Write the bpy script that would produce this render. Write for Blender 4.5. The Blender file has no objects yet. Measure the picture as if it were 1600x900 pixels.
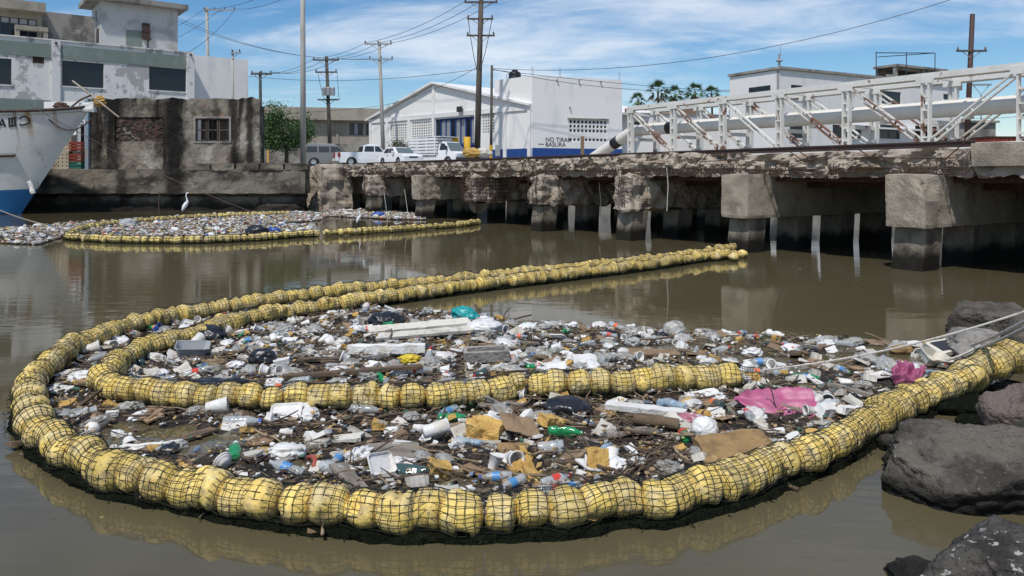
import bpy, bmesh, math, random
from mathutils import Vector, Matrix, noise, Euler
import numpy as np

SC = bpy.context.scene
COL = SC.collection
PI = math.pi
F, H, CX, HY = 1200.0, 2.5, 800.0, 275.0      # focal length in photo pixels, eye height above water, principal column, horizon row

# ------------------------------------------------------------------ camera, sky, sun, exposure
cam = bpy.data.cameras.new('camera'); camo = bpy.data.objects.new('camera', cam); COL.objects.link(camo)
camo.location = (0, 0, H); camo.rotation_euler = (PI/2, 0, 0)
cam.sensor_width = 36; cam.lens = 36*F/1600; cam.shift_y = -(450-HY)/1600
cam.clip_start = .1; cam.clip_end = 6000
SC.camera = camo
SUN_EL, SUN_AZ = math.radians(60), math.radians(-24)      # azimuth measured from straight behind the camera towards +x
sdir = Vector((math.sin(SUN_AZ)*math.cos(SUN_EL), -math.cos(SUN_AZ)*math.cos(SUN_EL), math.sin(SUN_EL)))
sl = bpy.data.lights.new('sun', 'SUN'); sl.energy = 3.6; sl.angle = math.radians(1.5); sl.color = (1, .96, .9)
so = bpy.data.objects.new('sun', sl); COL.objects.link(so); so.rotation_euler = sdir.to_track_quat('Z', 'Y').to_euler()
so.location = (0, 0, 40)
w = bpy.data.worlds.new('World'); SC.world = w; w.use_nodes = True
nt = w.node_tree; nt.nodes.clear()
def nd(t, typ, **kw):
    n = t.nodes.new(typ)
    for k, v in kw.items(): setattr(n, k, v)
    return n
out = nd(nt, 'ShaderNodeOutputWorld'); bg = nd(nt, 'ShaderNodeBackground'); bg.inputs[1].default_value = .115
sky = nd(nt, 'ShaderNodeTexSky', sky_type='NISHITA', sun_disc=False, sun_elevation=SUN_EL, sun_rotation=PI-SUN_AZ)
sky.air_density = 1.0; sky.dust_density = .25; sky.ozone_density = 3.2
tc = nd(nt, 'ShaderNodeTexCoord')
sep = nd(nt, 'ShaderNodeSeparateXYZ'); nt.links.new(tc.outputs['Generated'], sep.inputs[0])
mx = nd(nt, 'ShaderNodeMath', operation='MAXIMUM'); mx.inputs[1].default_value = .0; nt.links.new(sep.outputs[2], mx.inputs[0])
ad = nd(nt, 'ShaderNodeMath', operation='ADD'); ad.inputs[1].default_value = .16; nt.links.new(mx.outputs[0], ad.inputs[0])
dv = nd(nt, 'ShaderNodeVectorMath', operation='DIVIDE'); cb = nd(nt, 'ShaderNodeCombineXYZ')
for i in range(3): nt.links.new(ad.outputs[0], cb.inputs[i])
nt.links.new(tc.outputs['Generated'], dv.inputs[0]); nt.links.new(cb.outputs[0], dv.inputs[1])
mp = nd(nt, 'ShaderNodeMapping'); mp.inputs['Scale'].default_value = (.55, 1.0, 0); mp.inputs['Rotation'].default_value = (0, 0, .25); mp.inputs['Location'].default_value = (2.3, .7, 0)
nt.links.new(dv.outputs[0], mp.inputs[0])
def cloudnoise(scale, det, rough, dist):
    n = nd(nt, 'ShaderNodeTexNoise'); n.inputs['Scale'].default_value = scale; n.inputs['Detail'].default_value = det
    n.inputs['Roughness'].default_value = rough; n.inputs['Distortion'].default_value = dist
    nt.links.new(mp.outputs[0], n.inputs['Vector']); return n
n1 = cloudnoise(.9, 9, .62, .6); n2 = cloudnoise(2.7, 10, .6, 1.2)
mm = nd(nt, 'ShaderNodeMath', operation='MULTIPLY_ADD'); mm.inputs[1].default_value = .42; nt.links.new(n2.outputs[0], mm.inputs[0]); nt.links.new(n1.outputs[0], mm.inputs[2])
mr = nd(nt, 'ShaderNodeMapRange'); mr.interpolation_type = 'SMOOTHSTEP'; mr.inputs[1].default_value = .63; mr.inputs[2].default_value = .97; mr.inputs[3].default_value = .02; mr.inputs[4].default_value = .85
nt.links.new(mm.outputs[0], mr.inputs[0])
mixc = nd(nt, 'ShaderNodeMix', data_type='RGBA'); mixc.inputs[7].default_value = (7.4, 7.9, 8.6, 1)
hsv = nd(nt, 'ShaderNodeHueSaturation'); hsv.inputs['Saturation'].default_value = 1.32; hsv.inputs['Value'].default_value = 1.0; nt.links.new(sky.outputs[0], hsv.inputs['Color'])
nt.links.new(mr.outputs[0], mixc.inputs[0]); nt.links.new(hsv.outputs[0], mixc.inputs[6])
nt.links.new(mixc.outputs[2], bg.inputs[0]); nt.links.new(bg.outputs[0], out.inputs[0])
SC.view_settings.view_transform = 'Standard'; SC.view_settings.look = 'None'; SC.view_settings.exposure = 0; SC.view_settings.gamma = 1

# ------------------------------------------------------------------ helpers
def W(px, py, Y):                      # photo pixel at a known distance
    return Vector(((px-CX)/F*Y, Y, H-(py-HY)/F*Y))
def G(px, py, z=0.0):                  # photo pixel on a level plane
    Y = F*(H-z)/(py-HY); return Vector(((px-CX)/F*Y, Y, z))
def PX(p):
    return (CX+p[0]/p[1]*F, HY+(H-p[2])/p[1]*F)
def fbm(p, o=4): return noise.fractal(p, 1.0, 2.0, o)

def mat(name, base, layers=(), rough=.8, bump=0., bs=12., coord='pos', rand=0., metal=0., alpha=1., spec=.5, zband=None, bd=6, trans=0., attr=None, streaks=()):
    m = bpy.data.materials.new(name); m.use_nodes = True; t = m.node_tree
    b = t.nodes['Principled BSDF']; L = t.links.new
    b.inputs['Roughness'].default_value = rough; b.inputs['Metallic'].default_value = metal
    b.inputs['Alpha'].default_value = alpha; b.inputs['Specular IOR Level'].default_value = spec
    b.inputs['Transmission Weight'].default_value = trans
    if coord == 'pos': src = nd(t, 'ShaderNodeNewGeometry').outputs['Position']
    else: src = nd(t, 'ShaderNodeTexCoord').outputs['Object']
    if coord == 'obj':
        oi = nd(t, 'ShaderNodeObjectInfo'); ml = nd(t, 'ShaderNodeMath', operation='MULTIPLY'); ml.inputs[1].default_value = 37.
        L(oi.outputs['Random'], ml.inputs[0]); va = nd(t, 'ShaderNodeVectorMath', operation='ADD'); L(src, va.inputs[0]); L(ml.outputs[0], va.inputs[1]); src2 = va.outputs[0]
    else: src2 = src
    rgb = nd(t, 'ShaderNodeRGB'); rgb.outputs[0].default_value = (*base, 1); cur = rgb.outputs[0]
    if attr:
        a = nd(t, 'ShaderNodeAttribute', attribute_name=attr); cur = a.outputs['Color']
    if rand:
        oi2 = nd(t, 'ShaderNodeObjectInfo'); r = nd(t, 'ShaderNodeMapRange'); r.inputs[3].default_value = 1-rand; r.inputs[4].default_value = 1+rand*.6
        L(oi2.outputs['Random'], r.inputs[0]); hs = nd(t, 'ShaderNodeHueSaturation'); L(r.outputs[0], hs.inputs['Value']); L(cur, hs.inputs['Color']); cur = hs.outputs[0]
    for (c, s, lo, hi, *rest) in layers:
        mpn = nd(t, 'ShaderNodeMapping'); s3 = s if isinstance(s, tuple) else (s, s, s); mpn.inputs['Scale'].default_value = s3
        mpn.inputs['Location'].default_value = (len(t.nodes)*1.7, 3.1, .4)
        L(src2, mpn.inputs[0]); n = nd(t, 'ShaderNodeTexNoise'); n.inputs['Scale'].default_value = 1; n.inputs['Detail'].default_value = 7; n.inputs['Roughness'].default_value = .62
        L(mpn.outputs[0], n.inputs['Vector']); r = nd(t, 'ShaderNodeMapRange'); r.interpolation_type = 'SMOOTHSTEP'; r.inputs[1].default_value = lo; r.inputs[2].default_value = hi
        r.inputs[4].default_value = rest[0] if rest else 1.
        L(n.outputs[0], r.inputs[0]); mi = nd(t, 'ShaderNodeMix', data_type='RGBA'); mi.inputs[7].default_value = (*c, 1)
        L(r.outputs[0], mi.inputs[0]); L(cur, mi.inputs[6]); cur = mi.outputs[2]
    for (xc, hw, st_, *sx_) in streaks:         # run-off stain down a wall at a given place
        gs = nd(t, 'ShaderNodeNewGeometry'); ss = nd(t, 'ShaderNodeSeparateXYZ'); L(gs.outputs['Position'], ss.inputs[0]); nn = nd(t, 'ShaderNodeTexNoise'); nn.inputs['Scale'].default_value = .9; nn.inputs['Detail'].default_value = 6; nn.inputs['Roughness'].default_value = .65; L(gs.outputs['Position'], nn.inputs['Vector'])
        m1 = nd(t, 'ShaderNodeMath', operation='SUBTRACT'); L(ss.outputs[0], m1.inputs[0]); m1.inputs[1].default_value = xc; m2 = nd(t, 'ShaderNodeMath', operation='ABSOLUTE'); L(m1.outputs[0], m2.inputs[0])
        m3 = nd(t, 'ShaderNodeMath', operation='MULTIPLY_ADD'); L(nn.outputs[0], m3.inputs[0]); m3.inputs[1].default_value = hw*2.2; L(m2.outputs[0], m3.inputs[2])
        r = nd(t, 'ShaderNodeMapRange'); r.interpolation_type = 'SMOOTHSTEP'; r.inputs[1].default_value = hw*1.4; r.inputs[2].default_value = hw*2.3; r.inputs[3].default_value = st_; r.inputs[4].default_value = 0; L(m3.outputs[0], r.inputs[0])
        mi = nd(t, 'ShaderNodeMix', data_type='RGBA'); mi.inputs[7].default_value = (*(sx_[0] if sx_ else (.014,.013,.012)), 1); fac_ = r.outputs[0]
        if len(sx_) > 1:                 # the run starts at one height and fades out lower down
            rz_ = nd(t, 'ShaderNodeMapRange'); rz_.interpolation_type = 'SMOOTHSTEP'; rz_.inputs[1].default_value = sx_[1]; rz_.inputs[2].default_value = sx_[2]; L(ss.outputs[2], rz_.inputs[0]); mq = nd(t, 'ShaderNodeMath', operation='MULTIPLY'); L(rz_.outputs[0], mq.inputs[0]); L(fac_, mq.inputs[1]); fac_ = mq.outputs[0]
        L(fac_, mi.inputs[0]); L(cur, mi.inputs[6]); cur = mi.outputs[2]
    if zband:                            # tide mark: (colour, z_low, z_high, noise) full colour below z_low, none above z_high
        c, z0, z1, na = zband
        sp = nd(t, 'ShaderNodeSeparateXYZ'); g = nd(t, 'ShaderNodeNewGeometry'); L(g.outputs['Position'], sp.inputs[0])
        n = nd(t, 'ShaderNodeTexNoise'); n.inputs['Scale'].default_value = 2.5; n.inputs['Detail'].default_value = 8; L(g.outputs['Position'], n.inputs['Vector'])
        ma = nd(t, 'ShaderNodeMath', operation='MULTIPLY_ADD'); ma.inputs[1].default_value = na; L(n.outputs[0], ma.inputs[0]); L(sp.outputs[2], ma.inputs[2])
        r = nd(t, 'ShaderNodeMapRange'); r.interpolation_type = 'SMOOTHSTEP'; r.inputs[1].default_value = z0+na*.5; r.inputs[2].default_value = z1+na*.5; r.inputs[3].default_value = .95; r.inputs[4].default_value = 0
        L(ma.outputs[0], r.inputs[0]); mi = nd(t, 'ShaderNodeMix', data_type='RGBA'); mi.inputs[7].default_value = (*c, 1); L(r.outputs[0], mi.inputs[0]); L(cur, mi.inputs[6]); cur = mi.outputs[2]
    L(cur, b.inputs['Base Color'])
    if bump:
        n = nd(t, 'ShaderNodeTexNoise'); n.inputs['Scale'].default_value = bs; n.inputs['Detail'].default_value = bd; L(src2, n.inputs['Vector'])
        bp = nd(t, 'ShaderNodeBump'); bp.inputs['Strength'].default_value = bump; bp.inputs['Distance'].default_value = .05; L(n.outputs[0], bp.inputs['Height']); L(bp.outputs[0], b.inputs['Normal'])
    return m

class MB:
    def __init__(s): s.v = []; s.f = []; s.c = None
    def add(s, vs, fs):
        o = len(s.v); s.v.extend([tuple(p) for p in vs]); s.f.extend([tuple(i+o for i in f) for f in fs]); return s
    def box(s, x0, x1, y0, y1, z0, z1):
        return s.add([(x0,y0,z0),(x1,y0,z0),(x1,y1,z0),(x0,y1,z0),(x0,y0,z1),(x1,y0,z1),(x1,y1,z1),(x0,y1,z1)],
                     [(0,3,2,1),(4,5,6,7),(0,1,5,4),(1,2,6,5),(2,3,7,6),(3,0,4,7)])
    def bar(s, a, b, wx, wz, up=Vector((0,0,1))):      # square bar between two points
        a = Vector(a); b = Vector(b); d = (b-a).normalized(); sd = d.cross(up)
        if sd.length < 1e-4: sd = d.cross(Vector((1,0,0)))
        sd.normalize(); u = sd.cross(d); sd = sd*wx/2; u = u*wz/2
        vs = [p+i*sd+j*u for p in (a, b) for (i, j) in ((-1,-1),(1,-1),(1,1),(-1,1))]
        return s.add(vs, [(0,1,2,3),(7,6,5,4),(0,4,5,1),(1,5,6,2),(2,6,7,3),(3,7,4,0)])
    def tube(s, pts, r, n=6, cap=True):
        pts = [Vector(p) for p in pts]; k = len(pts)
        rs = r if isinstance(r, (list, tuple)) else [r]*k
        vs = []; prev = None
        for i, p in enumerate(pts):
            d = (pts[min(i+1, k-1)]-pts[max(i-1, 0)])
            if d.length < 1e-9: d = Vector((0,0,1))
            d.normalize()
            if prev is None: a = d.orthogonal().normalized()
            else:
                a = prev-d*prev.dot(d)
                a = a.normalized() if a.length > 1e-6 else d.orthogonal().normalized()
            prev = a; b = d.cross(a)
            vs += [p+(a*math.cos(2*PI*j/n)+b*math.sin(2*PI*j/n))*rs[i] for j in range(n)]
        fs = [(i*n+j, i*n+(j+1)%n, (i+1)*n+(j+1)%n, (i+1)*n+j) for i in range(k-1) for j in range(n)]
        if cap: fs += [tuple(range(n))[::-1], tuple((k-1)*n+j for j in range(n))]
        return s.add(vs, fs)
    def lathe(s, prof, n=16, M=None, cap0=False, cap1=False):
        vs = [(r*math.cos(2*PI*j/n), r*math.sin(2*PI*j/n), z) for r, z in prof for j in range(n)]
        if M is not None: vs = [M @ Vector(p) for p in vs]
        k = len(prof); fs = [(i*n+j, i*n+(j+1)%n, (i+1)*n+(j+1)%n, (i+1)*n+j) for i in range(k-1) for j in range(n)]
        if cap0: fs.append(tuple(range(n))[::-1])
        if cap1: fs.append(tuple((k-1)*n+j for j in range(n)))
        return s.add(vs, fs)
    def prism(s, poly, y0, y1):          # polygon in x,z extruded along y
        n = len(poly); vs = [(x, y0, z) for x, z in poly]+[(x, y1, z) for x, z in poly]
        return s.add(vs, [tuple(range(n)), tuple(range(2*n-1, n-1, -1))]+[(i, i+n, (i+1)%n+n, (i+1)%n) for i in range(n)])
    def wall(s, x0, x1, z0, z1, y0, y1, holes=()):     # slab in x,z from y0 (front) to y1 with clean rectangular openings
        xs = sorted({x0, x1, *[max(x0, min(x1, h[i])) for h in holes for i in (0, 1)]}); zs = sorted({z0, z1, *[max(z0, min(z1, h[i])) for h in holes for i in (2, 3)]})
        def solid(i, j):
            if i < 0 or j < 0 or i >= len(xs)-1 or j >= len(zs)-1: return False
            cx, cz = (xs[i]+xs[i+1])/2, (zs[j]+zs[j+1])/2
            return not any(h[0] < cx < h[1] and h[2] < cz < h[3] for h in holes)
        for i in range(len(xs)-1):
            for j in range(len(zs)-1):
                if not solid(i, j): continue
                a, b, c, d = xs[i], xs[i+1], zs[j], zs[j+1]
                s.add([(a,y0,c),(b,y0,c),(b,y0,d),(a,y0,d)], [(0,1,2,3)]); s.add([(a,y1,c),(b,y1,c),(b,y1,d),(a,y1,d)], [(3,2,1,0)])
                if not solid(i-1, j): s.add([(a,y0,c),(a,y0,d),(a,y1,d),(a,y1,c)], [(0,1,2,3)])
                if not solid(i+1, j): s.add([(b,y0,c),(b,y1,c),(b,y1,d),(b,y0,d)], [(0,1,2,3)])
                if not solid(i, j-1): s.add([(a,y0,c),(a,y1,c),(b,y1,c),(b,y0,c)], [(0,1,2,3)])
                if not solid(i, j+1): s.add([(a,y0,d),(b,y0,d),(b,y1,d),(a,y1,d)], [(0,1,2,3)])
        return s
    def mesh(s, name, m, smooth=False):
        me = bpy.data.meshes.new(name); me.from_pydata(s.v, [], s.f); me.materials.append(m)
        if s.c is not None:
            ca = me.color_attributes.new('tint', 'FLOAT_COLOR', 'POINT'); ca.data.foreach_set('color', np.array(s.c, dtype=np.float32).ravel())
        if smooth: me.polygons.foreach_set('use_smooth', [True]*len(me.polygons))
        me.update(); return me
    def build(s, name, m, parent=None, smooth=False): return link(name, s.mesh(name, m, smooth), parent)
def link(name, me, parent=None, loc=None, rot=None, scale=None):
    o = bpy.data.objects.new(name, me); COL.objects.link(o); o.parent = parent
    if loc is not None: o.location = loc
    if rot is not None: o.rotation_euler = rot
    if scale is not None: o.scale = scale if isinstance(scale, (tuple, list)) else (scale,)*3
    return o
def tag(o, label=None, cat=None, group=None, kind=None):
    if label: o['label'] = label
    if cat: o['category'] = cat
    if group: o['group'] = group
    if kind: o['kind'] = kind
    return o
def empty(name, loc, rz=0, label=None, cat=None, group=None):
    o = link(name, None, None, loc, (0, 0, rz)); o.empty_display_size = .2; return tag(o, label, cat, group)
def frame2(A, B):                         # local frame on a facade: x along A->B, y away from the camera
    d = Vector(B)-Vector(A); return math.atan2(d.y, d.x), d.length
class Facade:                              # a pixel on a facade plane -> (s, z) in its local frame
    def __init__(s, A, B): s.A = Vector((*A, 0)); s.rz, s.len = frame2((*A, 0), (*B, 0)); s.e = Vector((math.cos(s.rz), math.sin(s.rz), 0)); s.n = Vector((-s.e.y, s.e.x, 0))
    def at(s, px, py, off=0):
        r = Vector(((px-CX)/F, 1, 0)); A = s.A+s.n*off; Y = A.dot(s.n)/r.dot(s.n); p = r*Y
        return ((p-A).dot(s.e), H-(py-HY)/F*Y)
    def rect(s, x0, y0, x1, y1, off=0):    # pixel box -> s0,s1,z0,z1
        a = s.at(x0, (y0+y1)/2, off); b = s.at(x1, (y0+y1)/2, off); m = (x0+x1)/2
        return a[0], b[0], s.at(m, y1, off)[1], s.at(m, y0, off)[1]
_ico = {}
def ico(sub):
    if sub not in _ico:
        bm = bmesh.new(); bmesh.ops.create_icosphere(bm, subdivisions=sub, radius=1)
        _ico[sub] = ([v.co.copy() for v in bm.verts], [tuple(v.index for v in f.verts) for f in bm.faces]); bm.free()
    return _ico[sub]
def blob(sub, sx, sy, sz, amp, freq, seed, ridged=False, o=3, flatbot=None):
    vs, fs = ico(sub); res = []
    for p in vs:
        q = p*freq+Vector((seed*7.3, seed*3.1, seed*1.7))
        h = fbm(q, o) if not ridged else (abs(noise.noise(q))*-2+.7+.5*fbm(q*2.1, 2))
        r = 1+amp*h; v = Vector((p.x*sx*r, p.y*sy*r, p.z*sz*r))
        if flatbot is not None and v.z < flatbot: v.z = flatbot+(v.z-flatbot)*.15
        res.append(v)
    return res, fs
def rough_box(mb, x0, x1, y0, y1, z0, z1, res, amp, freq, seed, rnd=.0, o=4):   # subdivided block, edges worn, faces broken
    nx, ny, nz = [max(1, round((b-a)/res)) for a, b in ((x0,x1),(y0,y1),(z0,z1))]
    idx = {}; vs = []; fs = []
    c = Vector(((x0+x1)/2, (y0+y1)/2, (z0+z1)/2)); hs = Vector(((x1-x0)/2, (y1-y0)/2, (z1-z0)/2))
    def vid(i, j, k):
        key = (i, j, k)
        if key not in idx:
            q = Vector((-1+2*i/nx, -1+2*j/ny, -1+2*k/nz)); p = Vector((q.x*hs.x, q.y*hs.y, q.z*hs.z))
            if rnd:
                inner = Vector((max(hs.x-rnd, .01), max(hs.y-rnd, .01), max(hs.z-rnd, .01))); cl = Vector([max(-inner[a], min(inner[a], p[a])) for a in range(3)])
                d = p-cl
                if d.length > 1e-6: p = cl+d.normalized()*min(rnd, d.length if sum(abs(x) > 1e-6 for x in d) == 1 else rnd)
            wp = p+c; nrm = Vector((q.x**7, q.y**7, q.z**7)); nrm = nrm.normalized() if nrm.length > 1e-6 else Vector((0,0,1))
            h = fbm(wp*freq+Vector((seed*5.1, seed, seed*2.3)), o); idx[key] = len(vs); vs.append(wp+nrm*amp*(h-.35))
        return idx[key]
    for i in range(nx):
        for j in range(ny):
            fs += [(vid(i,j,0),vid(i,j+1,0),vid(i+1,j+1,0),vid(i+1,j,0)), (vid(i,j,nz),vid(i+1,j,nz),vid(i+1,j+1,nz),vid(i,j+1,nz))]
    for i in range(nx):
        for k in range(nz):
            fs += [(vid(i,0,k),vid(i+1,0,k),vid(i+1,0,k+1),vid(i,0,k+1)), (vid(i,ny,k),vid(i,ny,k+1),vid(i+1,ny,k+1),vid(i+1,ny,k))]
    for j in range(ny):
        for k in range(nz):
            fs += [(vid(0,j,k),vid(0,j,k+1),vid(0,j+1,k+1),vid(0,j+1,k)), (vid(nx,j,k),vid(nx,j+1,k),vid(nx,j+1,k+1),vid(nx,j,k+1))]
    return mb.add(vs, fs)
def crom(pts, step):                      # Catmull-Rom through points, resampled by arc length
    P = [pts[0]*2-pts[1]]+list(pts)+[pts[-1]*2-pts[-2]]; fine = []
    for i in range(1, len(P)-2):
        for k in range(14):
            t = k/14; a, b, c, d = P[i-1], P[i], P[i+1], P[i+2]
            fine.append(.5*((2*b)+(c-a)*t+(2*a-5*b+4*c-d)*t*t+(3*b-a-3*c+d)*t**3))
    fine.append(P[-2]); res = [fine[0]]; acc = 0
    for a, b in zip(fine, fine[1:]):
        L = (b-a).length
        while acc+L >= step:
            f = (step-acc)/L; a = a.lerp(b, f); res.append(a); L = (b-a).length; acc = 0
        acc += L
    return res
def sag(a, b, drop, n=14):
    a = Vector(a); b = Vector(b); return [a.lerp(b, i/n)-Vector((0, 0, drop*4*(i/n)*(1-i/n))) for i in range(n+1)]
def text(name, body, m, parent, loc, rot, size, ext=.01, align='LEFT'):
    c = bpy.data.curves.new(name, 'FONT'); c.body = body; c.size = size; c.extrude = ext; c.align_x = align; c.materials.append(m)
    o = bpy.data.objects.new(name, c); COL.objects.link(o); bpy.context.view_layer.update(); me = bpy.data.meshes.new_from_object(o.evaluated_get(bpy.context.evaluated_depsgraph_get())); bpy.data.objects.remove(o); return link(name, me, parent, loc, rot)

# ------------------------------------------------------------------ materials
M = {}
def dm(k, *a, **kw): M[k] = mat(k, *a, **kw); return M[k]
dm('ground', (.24,.22,.19), [((.14,.13,.11), .5, .4, .65)], bump=.3, bs=4)
dm('quay', (.20,.175,.14), [((.06,.052,.042), (.35,.35,.8), .42, .62), ((.30,.27,.22), (1.2,1.2,1.5), .55, .72), ((.03,.027,.023), (1.4,1.4,.18), .55, .7, .9)], rough=.9, bump=.8, bs=5, zband=((.018,.016,.013), .25, 1.0, .5), spec=.15, streaks=[(-24.2,.8,.9),(-28.0,.5,.7),(-33.5,.6,.7)])
dm('oldwall', (.235,.205,.165), [((.36,.33,.28), (.8,.8,.8), .52, .66), ((.075,.065,.053), (.55,.55,.38), .44, .6), ((.018,.016,.014), (.55,.55,.10), .53, .62, .96), ((.24,.13,.085), (.35,.35,.5), .62, .68, .7)], rough=.92, bump=.9, bs=5, spec=.15, streaks=[(-24.2,.75,.97),(-28.6,.6,.8),(-20.0,.45,.85),(-18.9,.35,.9),(-30.0,.5,.7)])
dm('oldbrick', (.085,.045,.032), [((.035,.028,.024), (1.2,1.2,1.2), .42, .6), ((.16,.12,.09), 3, .5, .7)], rough=.95, bump=.6, bs=9)
dm('whitewash', (.72,.70,.665), [((.34,.33,.32), (.55,.55,.55), .525, .575, .85), ((.30,.29,.28), (1.5,1.5,1.1), .60, .64, .8), ((.47,.46,.44), (2.2,2.2,.5), .52, .75, .7), ((.16,.15,.14), 2.3, .66, .74, .8)], rough=.85, bump=.25, bs=6)
dm('towergrey', (.52,.52,.51), [((.36,.36,.34), (.5,.5,.6), .48, .64), ((.24,.23,.22), (2.4,2.4,.6), .6, .75, .7)], rough=.85, bump=.25, bs=6)
dm('dirtyconcrete', (.30,.28,.25), [((.13,.12,.11), (.6,.6,.5), .45, .65), ((.42,.40,.37), 1.3, .55, .75)], rough=.9, bump=.35, bs=6)
dm('greenband', (.19,.23,.20), [((.28,.31,.28), (1,1,.5), .5, .75), ((.10,.12,.10), 3, .62, .75)], rough=.8)
dm('darkglass', (.012,.015,.02), rough=.12, spec=.5)
dm('frame_dark', (.03,.03,.032), rough=.5)
dm('brownmetal', (.055,.028,.022), [((.12,.06,.04), 6, .5, .7)], rough=.7)
dm('white', (.81,.79,.76), [((.58,.58,.58), (.8,.8,.35), .5, .78, .6), ((.42,.41,.40), (2.5,2.5,.3), .63, .8, .5)], rough=.8, bump=.12, bs=5)
dm('white_r', (.79,.77,.74), [((.55,.54,.53), (.8,.8,.25), .5, .75, .6)], rough=.8, bump=.1, bs=5)
dm('bluepaint', (.012,.06,.24), [((.03,.10,.30), (1,1,.5), .5, .8)], rough=.6)
dm('bluedoor', (.015,.05,.20), [((.03,.08,.25), 2, .5, .8)], rough=.5)
dm('beige', (.36,.32,.255), [((.27,.235,.185), (.5,.5,.35), .45, .65), ((.16,.14,.115), (2,2,.3), .6, .75, .8)], rough=.9, bump=.2, bs=4)
dm('tanroof', (.23,.14,.09), rough=.9)
dm('concrete', (.335,.30,.255), [((.20,.175,.145), (.9,.9,.9), .42, .66), ((.44,.41,.36), 2.4, .56, .74), ((.085,.07,.055), (2.2,2.2,.5), .6, .74, .8)], rough=.92, bump=.7, bs=14, zband=((.035,.03,.024), -.3, .35, .3))
dm('capsmooth', (.40,.335,.255), [((.21,.18,.14), (.8,.8,.8), .42, .66), ((.12,.105,.085), 26, .56, .66, .8), ((.43,.40,.36), 1.4, .56, .74)], rough=.9, bump=.5, bs=30)
dm('broken', (.42,.355,.285), [((.26,.205,.155), (1.3,1.3,1.3), .45, .66), ((.52,.47,.40), 4, .56, .74), ((.09,.062,.043), (3.5,3.5,1), .60, .70, .85), ((.28,.15,.08), (3,3,.7), .66, .76, .6)], rough=.95, bump=1., bs=22, bd=10, spec=.2)
dm('rust', (.055,.028,.018), [((.14,.06,.03), 8, .5, .7)], rough=.85)
dm('railsteel', (.05,.03,.025), [((.10,.05,.035), 3, .5, .7)], rough=.7)
dm('pile', (.235,.20,.155), [((.115,.097,.075), (1.5,1.5,.6), .45, .65), ((.42,.38,.33), 2, .58, .75)], rough=.9, bump=.5, bs=14, zband=((.010,.009,.007), .30, .68, .5), spec=.2)
dm('trusswhite', (.72,.70,.65), [((.56,.52,.45), (1.5,1.5,1.5), .5, .75, .7), ((.20,.075,.035), (1.6,1.6,1.6), .60, .66, .95)], rough=.6)
dm('trussrust', (.66,.62,.55), [((.17,.06,.03), (.9,.9,.9), .5, .56, .95)], rough=.65)
dm('pipewhite', (.74,.70,.62), [((.58,.52,.43), (1,1,1), .5, .72, .8), ((.28,.18,.11), 3, .68, .76, .8)], rough=.55)
dm('black', (.015,.015,.017), rough=.5)
dm('plasticblack', (.012,.012,.014), rough=.38)
dm('woodpole', (.10,.085,.068), [((.05,.042,.034), (6,6,.5), .45, .65)], rough=.9)
dm('greenpole', (.045,.06,.055), [((.025,.033,.03), 2, .5, .7)], rough=.8)
dm('concpole', (.40,.385,.35), [((.30,.285,.26), (2,2,.3), .45, .65)], rough=.9)
dm('yellowpaint', (.62,.36,.02), [((.40,.24,.03), 3, .55, .7)], rough=.7)
dm('metalgrey', (.33,.34,.35), rough=.5, metal=.3)
dm('insul', (.10,.085,.08), rough=.3)
dm('wire', (.03,.03,.032), rough=.6)
dm('carwhite', (.80,.81,.82), rough=.22, spec=.6)
dm('cargrey', (.24,.23,.215), rough=.28, metal=.35)
dm('carglass', (.025,.03,.034), rough=.06, spec=.8)
dm('windscreen', (.13,.16,.165), rough=.05, spec=.9)
dm('tyre', (.018,.018,.018), rough=.9)
dm('chrome', (.55,.56,.57), rough=.25, metal=.8)
dm('redlamp', (.30,.012,.012), rough=.2)
dm('lampglass', (.70,.72,.72), rough=.1)
dm('hullwhite', (.72,.705,.67), [((.46,.46,.46), (.7,.7,.5), .5, .72, .7), ((.34,.16,.05), (2.4,2.4,.35), .63, .72, .85)], rough=.55, bump=.12, bs=3, streaks=[(-31.0,.22,.8,(.40,.19,.04),4.2,6.4),(-31.7,.10,.6,(.25,.12,.05),3.6,6.2),(-29.6,.12,.5,(.3,.15,.06),4.8,6.6)])
dm('hullblue', (.012,.13,.33), [((.02,.20,.42), (.8,.8,.8), .5, .75), ((.02,.07,.16), (2,2,2), .62, .74)], rough=.6)
dm('hullrail', (.06,.045,.04), [((.22,.10,.05), 3, .55, .7)], rough=.8)
dm('rope', (.33,.29,.22), [((.19,.165,.12), 20, .45, .6)], rough=.95)
dm('ropewhite', (.52,.49,.44), [((.32,.28,.25), 25, .5, .65)], rough=.95)
dm('redcrate', (.24,.04,.02), [((.12,.025,.015), 4, .5, .7)], rough=.7)
dm('greencrate', (.02,.13,.10), rough=.7)
dm('bluepost', (.22,.30,.36), [((.30,.28,.25), 2, .5, .65)], rough=.8)
dm('tanblock', (.42,.36,.28), [((.28,.23,.17), 1.5, .45, .65)], rough=.9)
dm('rock', (.135,.118,.097), [((.05,.044,.037), (1.6,1.6,1.6), .42, .62), ((.16,.145,.125), (4,4,4), .56, .72), ((.27,.25,.22), 30, .62, .70, .8), ((.04,.045,.02), (1.5,1.5,1.5), .6, .7, .6)], rough=.9, bump=1., bs=24, bd=12, spec=.18, zband=((.010,.010,.008), .03, .25, .2))
dm('rockred', (.16,.125,.108), [((.10,.06,.05), 2.5, .42, .62), ((.30,.23,.20), 5, .58, .74)], rough=.9, bump=1., bs=24, bd=12, spec=.18, zband=((.012,.011,.009), .03, .3, .2))
dm('rocklight', (.27,.25,.22), [((.15,.135,.115), 3, .42, .62), ((.36,.34,.31), 12, .58, .7)], rough=.9, bump=.8, bs=10, bd=10)
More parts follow.
